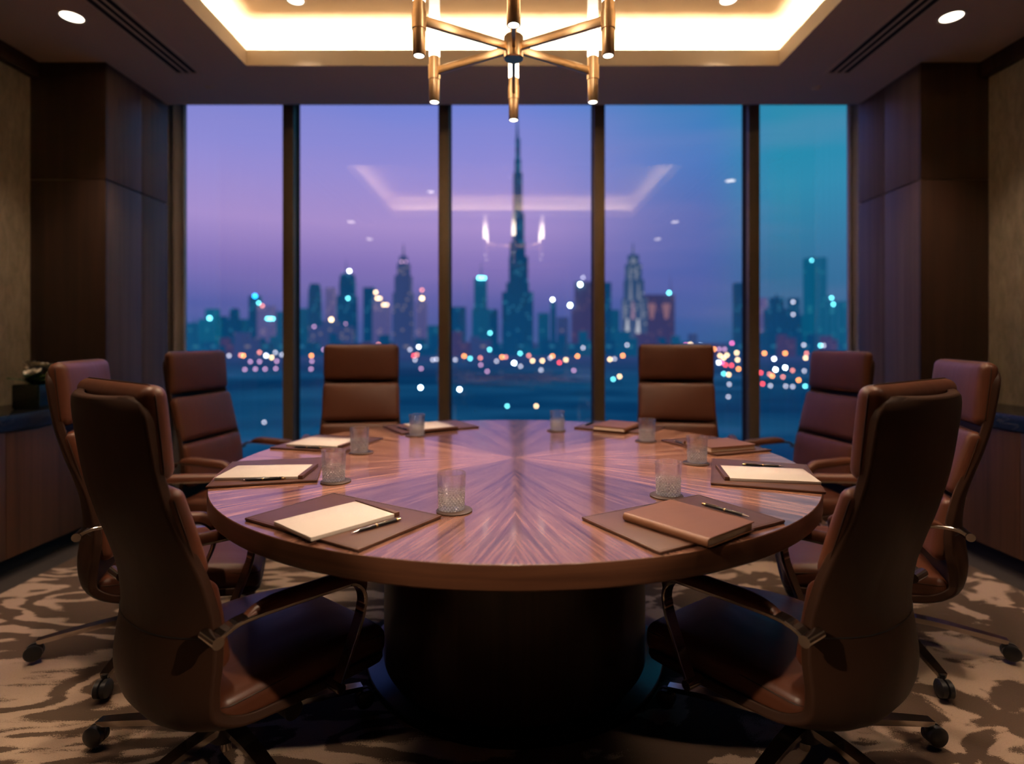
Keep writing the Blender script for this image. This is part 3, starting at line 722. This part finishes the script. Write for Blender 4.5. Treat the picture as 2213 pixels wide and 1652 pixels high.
# ------------------------------------------------------------------ chairs
UP = []     # names of parts that rise with the gas lift
def make_chair(label):
    t = thing('conference_chair', label, 'chair', (0, 0, 0), 0, 'leather conference chairs')
    # ---- shell: one moulded leather back that wraps under the seat; rows = (v, z, half width, wrap depth)
    key = [(-0.292, 1.055, 0.236, 0.048), (-0.283, 0.98, 0.238, 0.050), (-0.262, 0.86, 0.236, 0.055), (-0.232, 0.76, 0.236, 0.060), (-0.200, 0.68, 0.240, 0.066), (-0.170, 0.60, 0.246, 0.075),
           (-0.148, 0.50, 0.254, 0.088), (-0.148, 0.42, 0.260, 0.098), (-0.158, 0.34, 0.264, 0.095), (-0.150, 0.285, 0.268, 0.080), (-0.09, 0.248, 0.272, 0.062), (0.0, 0.236, 0.274, 0.055), (0.14, 0.225, 0.273, 0.050), (0.28, 0.214, 0.268, 0.045), (0.375, 0.204, 0.255, 0.038)]
    c0 = bezier_path([(k[0], k[1], k[2]) for k in key], 4); c1 = bezier_path([(k[3], 0, 0) for k in key], 4)
    nr = len(c0); nc = 28; th = 0.026; V = []; Fs = []
    dist = [0.0]
    for i in range(1, nr): dist.append(dist[-1]+math.hypot(c0[i].x-c0[i-1].x, c0[i].y-c0[i-1].y))
    tot = dist[-1]
    for lay in (0, 1):
        for i in range(nr):
            a, b = c0[max(i-1, 0)], c0[min(i+1, nr-1)]; tx, tz = b.x-a.x, b.y-a.y; l = math.hypot(tx, tz); tx /= l; tz /= l
            nx, nz = tz, -tx                    # outward: backward on the back, downward under the seat
            w_ = c0[i].z; rc = 0.05
            for end in (dist[i], tot-dist[i]):
                if end < rc: w_ = min(w_, c0[i].z-rc+math.sqrt(max(0.0, rc*rc-(rc-end)**2)))
            for j in range(nc+1):
                s = -1+2*j/nc; s = math.sin(s*PI/2)*0.35+s*0.65
                d_ = c1[i].x*(1-abs(s)**2.3)
                wl = w_-(0.006 if lay else 0)
                V.append((s*wl, c0[i].x+nx*(d_-lay*th), c0[i].y+nz*(d_-lay*th)))
    m = nc+1; o = nr*m
    for i in range(nr-1):
        for j in range(nc):
            a = i*m+j; Fs.append((a, a+1, a+m+1, a+m)); Fs.append((o+a, o+a+m, o+a+m+1, o+a+1))
    for i in range(nr-1):
        for j in (0, nc):
            a = i*m+j; Fs.append((a, a+m, o+a+m, o+a))
    for i in (0, nr-1):
        for j in range(nc):
            a = i*m+j; Fs.append((a, a+1, o+a+1, o+a))
    sh = meshobj('back_shell', V, Fs, M['shell'], t); bv = sh.modifiers.new('round', 'BEVEL'); bv.width = 0.010; bv.segments = 4; bv.limit_method = 'ANGLE'; bv.angle_limit = math.radians(50)
    # seam across the shell
    best = min(range(nr), key=lambda i: abs(c0[i].y-0.475) + (9 if c0[i].x > -0.1 else 0))
    sp = []
    for j in range(1, nc):
        lift = 0.055*(1-abs(2*j/nc-1)**2)
        i = best; a = Vector(V[i*m+j]); 
        sp.append(a+Vector((0, -0.0002, 0.0)))
    meshobj('seam', *tube(sp, 0.0016, 5), M['black_plastic'], sh)
    # ---- pads
    def pad(name, vb, zb, vt, zt, hw, thick, puff):
        ax = Vector((0, vt-vb, zt-zb)); L = ax.length; tilt = math.atan2(-(vt-vb), zt-zb)
        g = rbox(hw, thick/2, L/2, min(0.034, thick*0.48), 5, 8, (0, puff, 0.0))
        Mx = Matrix.Translation((0, (vb+vt)/2, (zb+zt)/2)) @ Matrix.Rotation(tilt, 4, 'X') @ Matrix.Translation((0, -thick/2, 0))
        p_ = meshobj(name, *xf(g, Mx), M['leather'], t)
        pl = []
        q = 0.030; hh, LL = hw-0.004, L/2-0.004; yy = thick/2-0.030
        for sx, sz, a0 in ((1, 1, 0), (-1, 1, PI/2), (-1, -1, PI), (1, -1, 1.5*PI)):
            for k in range(6):
                a = a0+PI/2*k/5; pl.append(Mx @ Vector((sx*(hh-q)+q*math.cos(a)*1.14, yy, sz*(LL-q)+q*math.sin(a)*1.14)))
        meshobj('piping', *tube(pl, 0.0022, 6, True), M['shell'], p_)
        return p_
    pad('headrest_pad', -0.214, 0.862, -0.236, 1.083, 0.234, 0.058, 0.012)
    pad('back_pad', -0.138, 0.622, -0.204, 0.846, 0.236, 0.052, 0.014)
    pad('lumbar_pad', -0.090, 0.385, -0.126, 0.606, 0.240, 0.056, 0.016)
    # ---- seat cushion
    g = rbox(0.262, 0.262, 0.046, 0.036, 5, 10, (0, 0, 0.016)); Vs = []
    for v in g[0]:
        y = v.y; z = v.z
        Vs.append(Vector((v.x*(1-0.05*max(0, y/0.262)**2), y+0.118, 0.288+z-0.030*max(0, (y+0.02)/0.28)**2 - 0.006*(v.x/0.26)**2)))
    seat = meshobj('seat_cushion', Vs, g[1], M['leather'], t)
    pp = []
    hx, hy, q = 0.258, 0.258, 0.04
    for sx, sy, a0 in ((1, 1, 0), (-1, 1, PI/2), (-1, -1, PI), (1, -1, 1.5*PI)):
        for k in range(6):
            a = a0+PI/2*k/5; x = sx*(hx-q)+q*math.cos(a); y = sy*(hy-q)+q*math.sin(a)
            pp.append((x*(1-0.05*max(0, y/0.262)**2)*1.01, y*1.01+0.118, 0.288+0.022-0.030*max(0, (y+0.02)/0.28)**2-0.006*(x/0.26)**2))
    dens = []
    for i in range(len(pp)):
        a, b = Vector(pp[i]), Vector(pp[(i+1) % len(pp)])
        k = 6 if (b-a).length > 0.1 else 1
        for q_ in range(k):
            c = a.lerp(b, q_/k); y = c.y-0.118; c.z = 0.288+0.022-0.030*max(0, (y+0.02)/0.28)**2-0.006*(c.x/0.26)**2; dens.append(c)
    meshobj('piping', *tube(dens, 0.0022, 6, True), M['shell'], seat)
    # ---- arms: a flat chrome loop with a leather pad on its outside
    pts = [(-0.176, 0.500), (-0.140, 0.519), (-0.100, 0.526), (0.0, 0.523), (0.165, 0.513)]
    rb_, cxv, czv = 0.062, 0.172, 0.451
    arc = [(cxv+rb_*math.cos(a), czv+rb_*math.sin(a)) for a in [PI/2-(PI/2+0.33)*i/9 for i in range(10)]]
    leg = [(0.224, 0.405), (0.198, 0.345), (0.148, 0.238)]
    full = pts+arc[1:]+leg
    P = bezier_path([(0, a, b) for a, b in full], 4)
    for sx in (-1, 1):
        path = [p+Vector((sx*0.309, 0, 0)) for p in P]
        hw, ht = 0.019, 0.0055
        sec = [(-hw, -ht+0.002), (-hw+0.002, -ht), (hw-0.002, -ht), (hw, -ht+0.002), (hw, ht-0.002), (hw-0.002, ht), (-hw+0.002, ht), (-hw, ht-0.002)]
        am = meshobj('armrest', *sweep(path, sec, (1, 0, 0)), M['chrome'], t, False)
        i0 = 8; sub = path[i0:]
        def psec(u):
            hgt = 0.030*min(1, (u/0.06)**0.5 if u > 0 else 0.02)*(1.0 if u < 0.42 else max(0.16, 1-(u-0.42)/0.16)); w_ = 0.0235*(1.0 if u < 0.45 else max(0.70, 1-(u-0.45)/0.3))
            hgt = max(hgt, 0.003); w_ *= 0.6+0.4*min(1, u/0.05)
            e = 0.0045
            return [(w_*math.cos(a), -(e+hgt*max(0.0, math.sin(a))**0.75)) for a in [PI*i/12 for i in range(13)]]
        ap = sweep(sub, psec, (1, 0, 0))
        # make sure the pad lies on the outer side of the loop
        mid = sum((Vector(v) for v in ap[0]), Vector())/len(ap[0]); midp = sum(sub, Vector())/len(sub)
        if (mid-midp).z < 0:
            ap = sweep(sub, lambda u: [(a, -b) for a, b in psec(u)], (1, 0, 0))
        meshobj('arm_pad', *ap, M['leather'], am)
        for (v, z, u0) in ((-0.172, 0.502, 0.262), (0.150, 0.242, 0.272)):
            a0, a1 = (sx*u0, v, z), (sx*0.331, v, z)
            meshobj('bolt', *rod(a0, a1, 0.014, 20), M['chrome'], am)
    # ---- under-carriage
    meshobj('tilt_mechanism', *xf(rbox(0.075, 0.12, 0.024, 0.012, 3, 2), Matrix.Translation((0, 0.04, 0.172))), M['black_plastic'], t)
    meshobj('tilt_knob', *rod((0.075, 0.09, 0.165), (0.20, 0.09, 0.165), 0.026, 20), M['black_plastic'], t)
    meshobj('gas_lift', *merge(cyl(0.016, 0.025, 0.165, 20)), M['chrome'], t)
    base = meshobj('star_base', *lathe([(0, 0.062), (0.042, 0.062), (0.046, 0.068), (0.042, 0.118), (0.036, 0.128), (0.019, 0.130), (0, 0.130)], 32), M['black_plastic'], t)
    for k in range(5):
        R = Matrix.Rotation(2*PI*k/5+math.radians(126), 4, 'Z')
        secf = lambda u: [(-(0.024-0.010*u), -0.012+0.003*u), ((0.024-0.010*u), -0.012+0.003*u), ((0.020-0.009*u), 0.010-0.002*u), (0.0, 0.014-0.004*u), (-(0.020-0.009*u), 0.010-0.002*u)]
        lp = bezier_path([(0.03, 0, 0.098), (0.14, 0, 0.100), (0.28, 0, 0.088), (0.385, 0, 0.076)], 4)
        lg = sweep(lp, secf, (0, 1, 0)); meshobj('leg', *xf(lg, R), M['chrome'], base, False)
        cg = merge(rod((0.378, 0, 0.03), (0.378, 0, 0.080), 0.011, 14),
                   xf(lathe([(0, -0.022), (0.022, -0.022), (0.0285, -0.017), (0.0285, -0.004), (0.020, -0.003), (0.020, 0.003), (0.0285, 0.004), (0.0285, 0.017), (0.022, 0.022), (0, 0.022)], 28), Matrix.Translation((0.395, 0, 0.0405)) @ Matrix.Rotation(PI/2, 4, 'X')))
        meshobj('caster', *xf(cg, R), M['black_plastic'], base)
    return t
ch0 = make_chair('brown leather conference chair seen from behind at the front of the table, flower side')
def place(o, hx, hy, psi, dz, leg):
    """root placed so that the head pad centre is at (hx, hy)"""
    p = math.radians(psi); o.location = (hx+0.25*math.cos(p), hy+0.25*math.sin(p), 0); o.rotation_euler = (0, 0, p-PI/2)
    for ch in o.children:
        if ch.name.split('.')[0] != 'star_base': ch.location = (0, 0, dz)
        else: ch.rotation_euler.z = math.radians(leg-126)-(p-PI/2)
spots = [ # head pad x, y, facing, raise, label
 (-0.815-0.25*math.cos(math.radians(52.2)), 1.597-0.25*math.sin(math.radians(52.2)), 52.2, 0.0, None),
 (0.825+0.25*math.cos(math.radians(55)), 1.597-0.25*math.sin(math.radians(55)), 125, 0.0, 'brown leather conference chair seen from behind at the table front, near the bare marble'),
 (-1.635, 2.15, 20, 0.025, 'brown leather conference chair half hidden by the nearest chair, beside the flowers'),
 (1.70, 2.15, 160, 0.025, 'brown leather conference chair half hidden by the nearest chair, beside the bare marble'),
 (-1.825, 3.20, -8, 0.02, 'brown leather conference chair by the violet end window, its pads facing the table'),
 (1.88, 3.20, 188, 0.02, 'brown leather conference chair by the turquoise end window, its pads facing the table'),
 (-0.975, 3.63, -79, 0.055, 'brown leather conference chair facing the viewer below the crane tower'),
 (1.04, 3.63, 259, 0.055, 'brown leather conference chair facing the viewer beside the highway lights')]
for i, (hx, hy, psi, dz, lab) in enumerate(spots):
    o = ch0 if i == 0 else dup(ch0, (0, 0, 0), 0, lab)
    place(o, hx, hy, psi, dz, (175, 5, 278, 262, 300, 240, 120, 60)[i])
    if i >= 4: o.scale = (0.99, 0.84, 1.02)
    o.location.z = 0.012 if -2.3 < o.location.x < 2.3 else 0.0

# ------------------------------------------------------------------ the city outside
GZ = -40.0
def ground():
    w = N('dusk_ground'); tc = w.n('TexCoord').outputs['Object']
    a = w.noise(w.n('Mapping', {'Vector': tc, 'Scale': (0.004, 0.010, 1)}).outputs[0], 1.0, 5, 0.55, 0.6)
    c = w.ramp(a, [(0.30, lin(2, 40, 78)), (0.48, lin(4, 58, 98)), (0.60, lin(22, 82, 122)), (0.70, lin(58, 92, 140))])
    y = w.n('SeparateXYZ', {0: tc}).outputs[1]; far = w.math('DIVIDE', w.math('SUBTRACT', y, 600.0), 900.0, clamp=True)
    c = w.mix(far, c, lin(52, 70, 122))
    e = w.n('Emission', {'Color': c, 'Strength': 0.9}); d = w.n('BsdfDiffuse', {'Color': (0.01, 0.03, 0.05, 1)})  # self-lit colour stands in for aerial haze, stronger with distance
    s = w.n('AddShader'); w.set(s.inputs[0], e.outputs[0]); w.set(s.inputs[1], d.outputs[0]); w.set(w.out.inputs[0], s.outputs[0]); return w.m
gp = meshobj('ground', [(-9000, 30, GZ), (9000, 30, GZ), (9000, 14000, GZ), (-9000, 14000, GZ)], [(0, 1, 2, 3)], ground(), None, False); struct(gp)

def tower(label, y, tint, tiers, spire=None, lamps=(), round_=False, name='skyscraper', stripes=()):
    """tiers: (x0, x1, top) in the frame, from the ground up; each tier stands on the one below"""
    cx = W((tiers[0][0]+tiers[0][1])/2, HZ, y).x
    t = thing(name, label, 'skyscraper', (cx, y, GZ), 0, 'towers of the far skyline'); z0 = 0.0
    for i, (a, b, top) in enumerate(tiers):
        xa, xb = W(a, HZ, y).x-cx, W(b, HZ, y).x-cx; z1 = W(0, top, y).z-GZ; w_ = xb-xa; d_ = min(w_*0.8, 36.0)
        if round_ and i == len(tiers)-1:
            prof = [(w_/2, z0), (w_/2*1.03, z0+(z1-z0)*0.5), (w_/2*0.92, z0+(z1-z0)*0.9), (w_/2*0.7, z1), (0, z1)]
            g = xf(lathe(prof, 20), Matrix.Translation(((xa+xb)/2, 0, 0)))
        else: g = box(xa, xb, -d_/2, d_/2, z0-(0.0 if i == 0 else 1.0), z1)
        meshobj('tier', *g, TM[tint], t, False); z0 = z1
    if spire:
        sx = W(spire[0], HZ, y).x-cx; z1 = W(0, spire[1], y).z-GZ; r = (spire[2] if len(spire) > 2 else 2.0)*y/F
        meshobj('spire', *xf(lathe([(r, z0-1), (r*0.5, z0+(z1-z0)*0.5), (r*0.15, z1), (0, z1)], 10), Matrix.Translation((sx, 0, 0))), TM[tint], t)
    for (lx, y0_, y1_, hw, col) in stripes:  # glowing wedges stand in for floodlight cast on the facade
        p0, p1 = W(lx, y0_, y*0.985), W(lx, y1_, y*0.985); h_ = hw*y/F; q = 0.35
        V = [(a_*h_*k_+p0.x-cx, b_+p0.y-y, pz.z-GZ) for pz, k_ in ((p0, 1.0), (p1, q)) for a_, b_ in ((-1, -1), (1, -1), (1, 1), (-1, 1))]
        meshobj('floodlit_glow', V, [(0, 1, 2, 3), (4, 5, 6, 7), (0, 1, 5, 4), (1, 2, 6, 5), (2, 3, 7, 6), (3, 0, 4, 7)], FL[col], t, False)
    for (lx, ly, rad, col) in lamps:
        p = W(lx, ly, y*0.985); r = rad*y/F
        meshobj('beacon', *xf(lathe([(0, -r), (r*0.7, -r*0.7), (r, 0), (r*0.7, r*0.7), (0, r)], 12), Matrix.Translation((p.x-cx, p.y-y, p.z-GZ))), LM[col], t)
T = tower
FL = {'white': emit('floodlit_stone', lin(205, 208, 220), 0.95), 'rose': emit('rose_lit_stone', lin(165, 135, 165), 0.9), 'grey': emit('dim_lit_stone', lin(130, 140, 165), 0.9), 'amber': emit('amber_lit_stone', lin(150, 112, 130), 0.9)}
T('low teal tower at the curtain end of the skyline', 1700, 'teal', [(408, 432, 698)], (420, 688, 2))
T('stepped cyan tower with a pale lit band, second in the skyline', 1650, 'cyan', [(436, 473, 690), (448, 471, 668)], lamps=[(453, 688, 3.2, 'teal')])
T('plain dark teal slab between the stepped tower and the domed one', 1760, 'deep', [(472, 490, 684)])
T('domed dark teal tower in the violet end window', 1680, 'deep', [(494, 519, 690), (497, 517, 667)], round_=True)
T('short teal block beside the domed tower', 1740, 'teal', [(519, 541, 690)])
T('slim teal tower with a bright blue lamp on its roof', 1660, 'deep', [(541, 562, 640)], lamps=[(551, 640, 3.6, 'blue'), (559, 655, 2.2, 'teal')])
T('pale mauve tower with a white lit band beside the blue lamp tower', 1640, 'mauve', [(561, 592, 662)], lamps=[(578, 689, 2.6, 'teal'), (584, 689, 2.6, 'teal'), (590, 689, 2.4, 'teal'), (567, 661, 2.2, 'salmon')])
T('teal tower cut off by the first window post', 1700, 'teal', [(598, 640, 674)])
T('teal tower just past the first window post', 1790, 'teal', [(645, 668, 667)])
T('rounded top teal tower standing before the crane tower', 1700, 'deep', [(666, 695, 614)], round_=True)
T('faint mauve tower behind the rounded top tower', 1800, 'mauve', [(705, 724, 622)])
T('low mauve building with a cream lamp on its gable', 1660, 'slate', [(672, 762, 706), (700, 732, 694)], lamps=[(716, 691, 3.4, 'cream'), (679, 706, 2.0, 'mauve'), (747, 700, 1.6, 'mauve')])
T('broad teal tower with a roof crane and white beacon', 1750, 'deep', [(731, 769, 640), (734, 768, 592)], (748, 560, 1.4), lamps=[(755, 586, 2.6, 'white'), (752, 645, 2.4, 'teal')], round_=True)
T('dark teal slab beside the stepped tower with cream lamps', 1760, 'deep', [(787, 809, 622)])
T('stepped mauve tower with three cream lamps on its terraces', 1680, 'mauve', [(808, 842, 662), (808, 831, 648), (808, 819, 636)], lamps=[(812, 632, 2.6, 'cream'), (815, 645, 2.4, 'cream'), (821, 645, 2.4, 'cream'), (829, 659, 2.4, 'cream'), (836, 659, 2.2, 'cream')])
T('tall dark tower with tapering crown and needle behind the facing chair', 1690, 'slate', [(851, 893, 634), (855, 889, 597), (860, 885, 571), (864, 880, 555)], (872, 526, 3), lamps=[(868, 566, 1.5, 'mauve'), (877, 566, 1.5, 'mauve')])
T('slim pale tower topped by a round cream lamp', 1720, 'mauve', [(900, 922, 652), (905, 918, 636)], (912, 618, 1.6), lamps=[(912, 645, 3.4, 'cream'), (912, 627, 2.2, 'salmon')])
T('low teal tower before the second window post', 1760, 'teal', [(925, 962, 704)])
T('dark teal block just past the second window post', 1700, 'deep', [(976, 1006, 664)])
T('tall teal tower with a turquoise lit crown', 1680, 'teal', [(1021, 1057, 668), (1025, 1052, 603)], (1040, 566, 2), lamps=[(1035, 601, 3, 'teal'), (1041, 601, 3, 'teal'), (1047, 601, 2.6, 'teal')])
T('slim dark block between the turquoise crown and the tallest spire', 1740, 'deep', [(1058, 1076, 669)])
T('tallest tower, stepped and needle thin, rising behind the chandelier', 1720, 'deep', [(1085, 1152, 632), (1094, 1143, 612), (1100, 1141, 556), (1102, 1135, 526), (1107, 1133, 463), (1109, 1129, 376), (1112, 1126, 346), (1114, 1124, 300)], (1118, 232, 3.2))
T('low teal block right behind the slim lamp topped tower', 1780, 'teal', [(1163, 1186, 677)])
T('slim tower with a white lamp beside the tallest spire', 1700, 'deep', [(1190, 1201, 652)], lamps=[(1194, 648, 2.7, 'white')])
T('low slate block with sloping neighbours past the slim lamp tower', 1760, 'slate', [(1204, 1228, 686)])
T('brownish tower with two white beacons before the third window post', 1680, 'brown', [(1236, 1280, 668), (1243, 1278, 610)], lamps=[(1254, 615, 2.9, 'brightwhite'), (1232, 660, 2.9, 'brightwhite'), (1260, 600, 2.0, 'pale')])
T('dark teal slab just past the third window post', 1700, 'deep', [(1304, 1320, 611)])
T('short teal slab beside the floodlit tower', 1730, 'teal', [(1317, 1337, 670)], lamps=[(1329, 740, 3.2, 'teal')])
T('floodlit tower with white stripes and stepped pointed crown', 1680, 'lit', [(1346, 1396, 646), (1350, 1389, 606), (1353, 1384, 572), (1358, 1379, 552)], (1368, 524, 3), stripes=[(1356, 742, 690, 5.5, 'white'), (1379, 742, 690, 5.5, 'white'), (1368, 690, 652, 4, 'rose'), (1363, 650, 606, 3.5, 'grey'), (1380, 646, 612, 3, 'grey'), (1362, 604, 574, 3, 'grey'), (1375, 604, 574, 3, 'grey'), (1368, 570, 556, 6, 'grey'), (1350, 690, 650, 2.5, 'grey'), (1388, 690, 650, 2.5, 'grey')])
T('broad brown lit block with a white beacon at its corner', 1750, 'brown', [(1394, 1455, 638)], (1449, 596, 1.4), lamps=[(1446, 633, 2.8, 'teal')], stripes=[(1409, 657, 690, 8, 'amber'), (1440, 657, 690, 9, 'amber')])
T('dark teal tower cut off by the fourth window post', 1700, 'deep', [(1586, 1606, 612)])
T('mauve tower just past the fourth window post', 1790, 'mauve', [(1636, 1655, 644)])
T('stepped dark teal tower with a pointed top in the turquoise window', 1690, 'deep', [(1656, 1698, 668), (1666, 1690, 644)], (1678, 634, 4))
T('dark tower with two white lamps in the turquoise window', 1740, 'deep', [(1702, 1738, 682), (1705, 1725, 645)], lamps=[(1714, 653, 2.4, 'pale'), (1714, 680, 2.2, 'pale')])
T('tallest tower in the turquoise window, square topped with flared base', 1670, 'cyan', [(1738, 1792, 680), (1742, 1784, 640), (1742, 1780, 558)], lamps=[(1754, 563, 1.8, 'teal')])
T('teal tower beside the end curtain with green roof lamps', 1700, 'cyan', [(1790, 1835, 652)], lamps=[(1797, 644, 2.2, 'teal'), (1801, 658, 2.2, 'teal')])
# low-rise blocks along the foot of the skyline
rr = random.Random(11); x = 405; blocks = []
while x < 1835:
    w_ = rr.uniform(26, 52); blocks.append((x, x+w_, rr.uniform(716, 744), rr.choice(['deep', 'deep', 'slate', 'teal', 'brown']))); x += w_
def ordinal(n):
    names = ['first', 'second', 'third', 'fourth', 'fifth', 'sixth', 'seventh', 'eighth', 'ninth', 'tenth', 'eleventh', 'twelfth', 'thirteenth', 'fourteenth', 'fifteenth', 'sixteenth', 'seventeenth', 'eighteenth', 'nineteenth', 'twentieth']
    return names[n-1] if n <= 20 else 'twenty '+names[n-21]
for i, (a, b, top, tint) in enumerate(blocks):
    y = 1540+(i % 3)*32; cx = W((a+b)/2, HZ, y).x; xa, xb = W(a, HZ, y).x-cx, W(b, HZ, y).x-cx; z1 = W(0, top, y).z-GZ; xm = xa+(xb-xa)*rr.uniform(0.35, 0.65); z2 = z1*rr.uniform(0.55, 0.85)
    V = [(px_, py_, pz_) for py_ in (-14, 14) for (px_, pz_) in ((xa, 0), (xb, 0), (xb, z2), (xm, z2), (xm, z1), (xa, z1))]
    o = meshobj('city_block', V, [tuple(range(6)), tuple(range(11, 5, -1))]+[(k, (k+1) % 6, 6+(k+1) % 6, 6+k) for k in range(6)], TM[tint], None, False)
    o.location = (cx, y, GZ); tag(o, ordinal(i+1)+' low dark city block from the left along the foot of the skyline', 'building', 'low blocks at the foot of the skyline')

dots = '''438,763,white 495,769,pale 520,768,salmon 526,769,orange 561,762,salmon 575,769,white 595,762,pale 609,767,pale 587,773,cream 541,782,mauve 561,782,mauve 598,781,mauve 529,799,mauve 552,798,mauve 573,798,mauve 596,797,mauve 571,913,pale
673,769,orange 674,781,mauve 672,798,mauve 848,755,cream 857,769,salmon 886,756,pale 905,750,white 894,769,red 901,767,salmon 897,778,pale 910,797,mauve 909,838,brightwhite 935,778,pale 943,777,pale 776,752,mauve 818,745,salmon 700,756,mauve
1003,770,orange 1038,774,salmon 1058,756,teal 1073,781,pale 1085,772,orange 1093,772,salmon 1111,785,brightwhite 1053,803,mauve 1039,789,mauve 984,778,pale 1143,769,salmon 1151,780,cream 1172,780,cream 1194,770,orange 1189,774,pale 1209,784,red 1223,778,cream 1248,770,orange 1240,801,mauve 1125,792,pale 1169,800,pale 993,842,brightwhite 1096,878,teal 1159,878,cream 1059,720,teal 1124,764,teal 1016,775,teal 1260,752,pale
1355,746,pale 1346,769,orange 1318,777,cream 1328,776,pale 1385,771,salmon 1325,820,teal 1339,814,cream 1492,745,cream 1496,748,white 1513,748,brightwhite 1482,746,pink 1528,751,salmon 1543,755,orange 1554,755,mauve 1566,755,mauve 1582,742,pink 1556,769,cream 1571,768,cream 1564,774,cream 1592,763,cream 1594,778,cream 1560,784,pink 1568,789,red 1581,790,red 1596,798,orange 1564,808,teal 1575,810,cream 1576,831,pale 1574,858,pale 1553,784,white
1652,764,orange 1697,764,orange 1673,776,white 1676,799,brightwhite 1697,795,brightwhite 1713,801,salmon 1737,746,pale 1743,764,salmon 1741,774,cream 1773,747,teal 1780,747,pale 1644,806,red 1663,809,salmon 1669,813,orange 1692,815,salmon 1726,822,orange 1648,830,red 1665,834,pale 1698,835,pale 1713,836,pale 1740,835,teal 1738,802,pale'''.split()
pane_names = ['violet end window', 'window with the crane tower', 'middle window with the tallest spire', 'window with the floodlit tower', 'turquoise end window']
adj = {'brightwhite': 'brilliant white', 'pale': 'pale grey'}
D = []
for s in dots:
    a, b, col = s.split(','); a = float(a); b = float(b); D.append((a, b, col, sum(a > v for v in (634, 962, 1292, 1620))))
def lamp_mesh(r, hgt):
    g = lathe([(0, -hgt), (0.12*r, -hgt), (0.12*r, -r), (0.75*r, -0.6*r), (r, 0), (0.7*r, 0.7*r), (0, r)], 12); return g
for k, (a, b, col, pn) in enumerate(D):
    y = min(1500.0, (EYE-GZ-9)*F/max(b-HZ, 1.0)); p = W(a, b, y); r = {'brightwhite': 2.6, 'white': 2.4, 'cream': 2.5, 'orange': 2.4}.get(col, 2.3)*y/F
    same = [q for q in D if q[2] == col and q[3] == pn]; same.sort(key=lambda q: (q[0], q[1])); n_ = same.index((a, b, col, pn))+1
    nm = adj.get(col, col)
    lab = ('only ' if len(same) == 1 else ordinal(n_)+' ')+nm+' city light'+(' from left' if len(same) > 1 else '')+', '+pane_names[pn]
    o = meshobj('city_light', *lamp_mesh(r, p.z-GZ), LM[col]); o.location = p
    o.data.materials.append(M['black_plastic'])
    for f_ in o.data.polygons:
        if f_.center.z < -r*1.01 or min(o.data.vertices[v].co.z for v in f_.vertices) < -r*1.5: f_.material_index = 1
    tag(o, lab, 'light', 'out of focus city lights')

# ------------------------------------------------------------------ lamps
def area(name, loc, rot, sx, sy, power, col):
    l = bpy.data.lights.new(name, 'AREA'); l.shape = 'RECTANGLE'; l.size = sx; l.size_y = sy; l.energy = power; l.color = col
    o = bpy.data.objects.new(name, l); C.objects.link(o); o.location = loc; o.rotation_euler = rot; return o
WARM = (1.0, 0.78, 0.54)
cxm, cym = (CI[0]+CI[1])/2, (CI[2]+CI[3])/2; lw, ld = CI[1]-CI[0], CI[3]-CI[2]; zl = ZC+0.112
P_ = 25.0
area('cove_strip', (cxm, CI[3]+0.05, zl), (PI-0.9, 0, 0), lw, 0.05, P_*lw, WARM)
area('cove_strip', (cxm, CI[2]-0.05, zl), (PI+0.9, 0, 0), lw, 0.05, P_*lw, WARM)
area('cove_strip', (CI[0]-0.05, cym, zl), (PI, -0.9, 0), 0.05, ld, P_*ld, WARM)
area('cove_strip', (CI[1]+0.05, cym, zl), (PI, 0.9, 0), 0.05, ld, P_*ld, WARM)
def spot(name, loc, power, ang=70, blend=0.6, col=(1.0, 0.72, 0.50), r=0.03):
    l = bpy.data.lights.new(name, 'SPOT'); l.energy = power; l.spot_size = math.radians(ang); l.spot_blend = blend; l.color = col; l.shadow_soft_size = r
    o = bpy.data.objects.new(name, l); C.objects.link(o); o.location = loc; return o
for x, y, pw, an in ((-2.32, 2.96, 60, 90), (2.30, 2.96, 60, 90), (-2.32, 0.9, 42, 100), (2.30, 0.9, 42, 100)):  # the two nearer beams are added fill from unseen fittings
    spot('downlight_beam', (x, y, ZC-0.02), pw, an, 0.8)
for sx in (-1, 1):  # added cross beams, aimed from behind the viewer at the front seats
    o = spot('downlight_beam', (sx*2.4, -0.45, ZC-0.03), 400, 13, 0.6); o.rotation_euler = (Vector((-sx*0.56, 1.60, 0.42))-o.location).to_track_quat('-Z', 'Y').to_euler()
for x, y, pw in ((-1.10, 1.45, 110), (1.10, 1.45, 110), (-1.27, 3.28, 60), (1.25, 3.28, 60)):
    spot('downlight_beam', (x, y, ZT-0.02), pw, 80, 0.8)
for k in range(6):
    an = PI/6+k*PI/3; spot('chandelier_beam', (RA*math.cos(an), 2.18+RA*math.sin(an), ZH-0.15), 27.0, 120, 0.8, (1.0, 0.73, 0.53), 0.012)
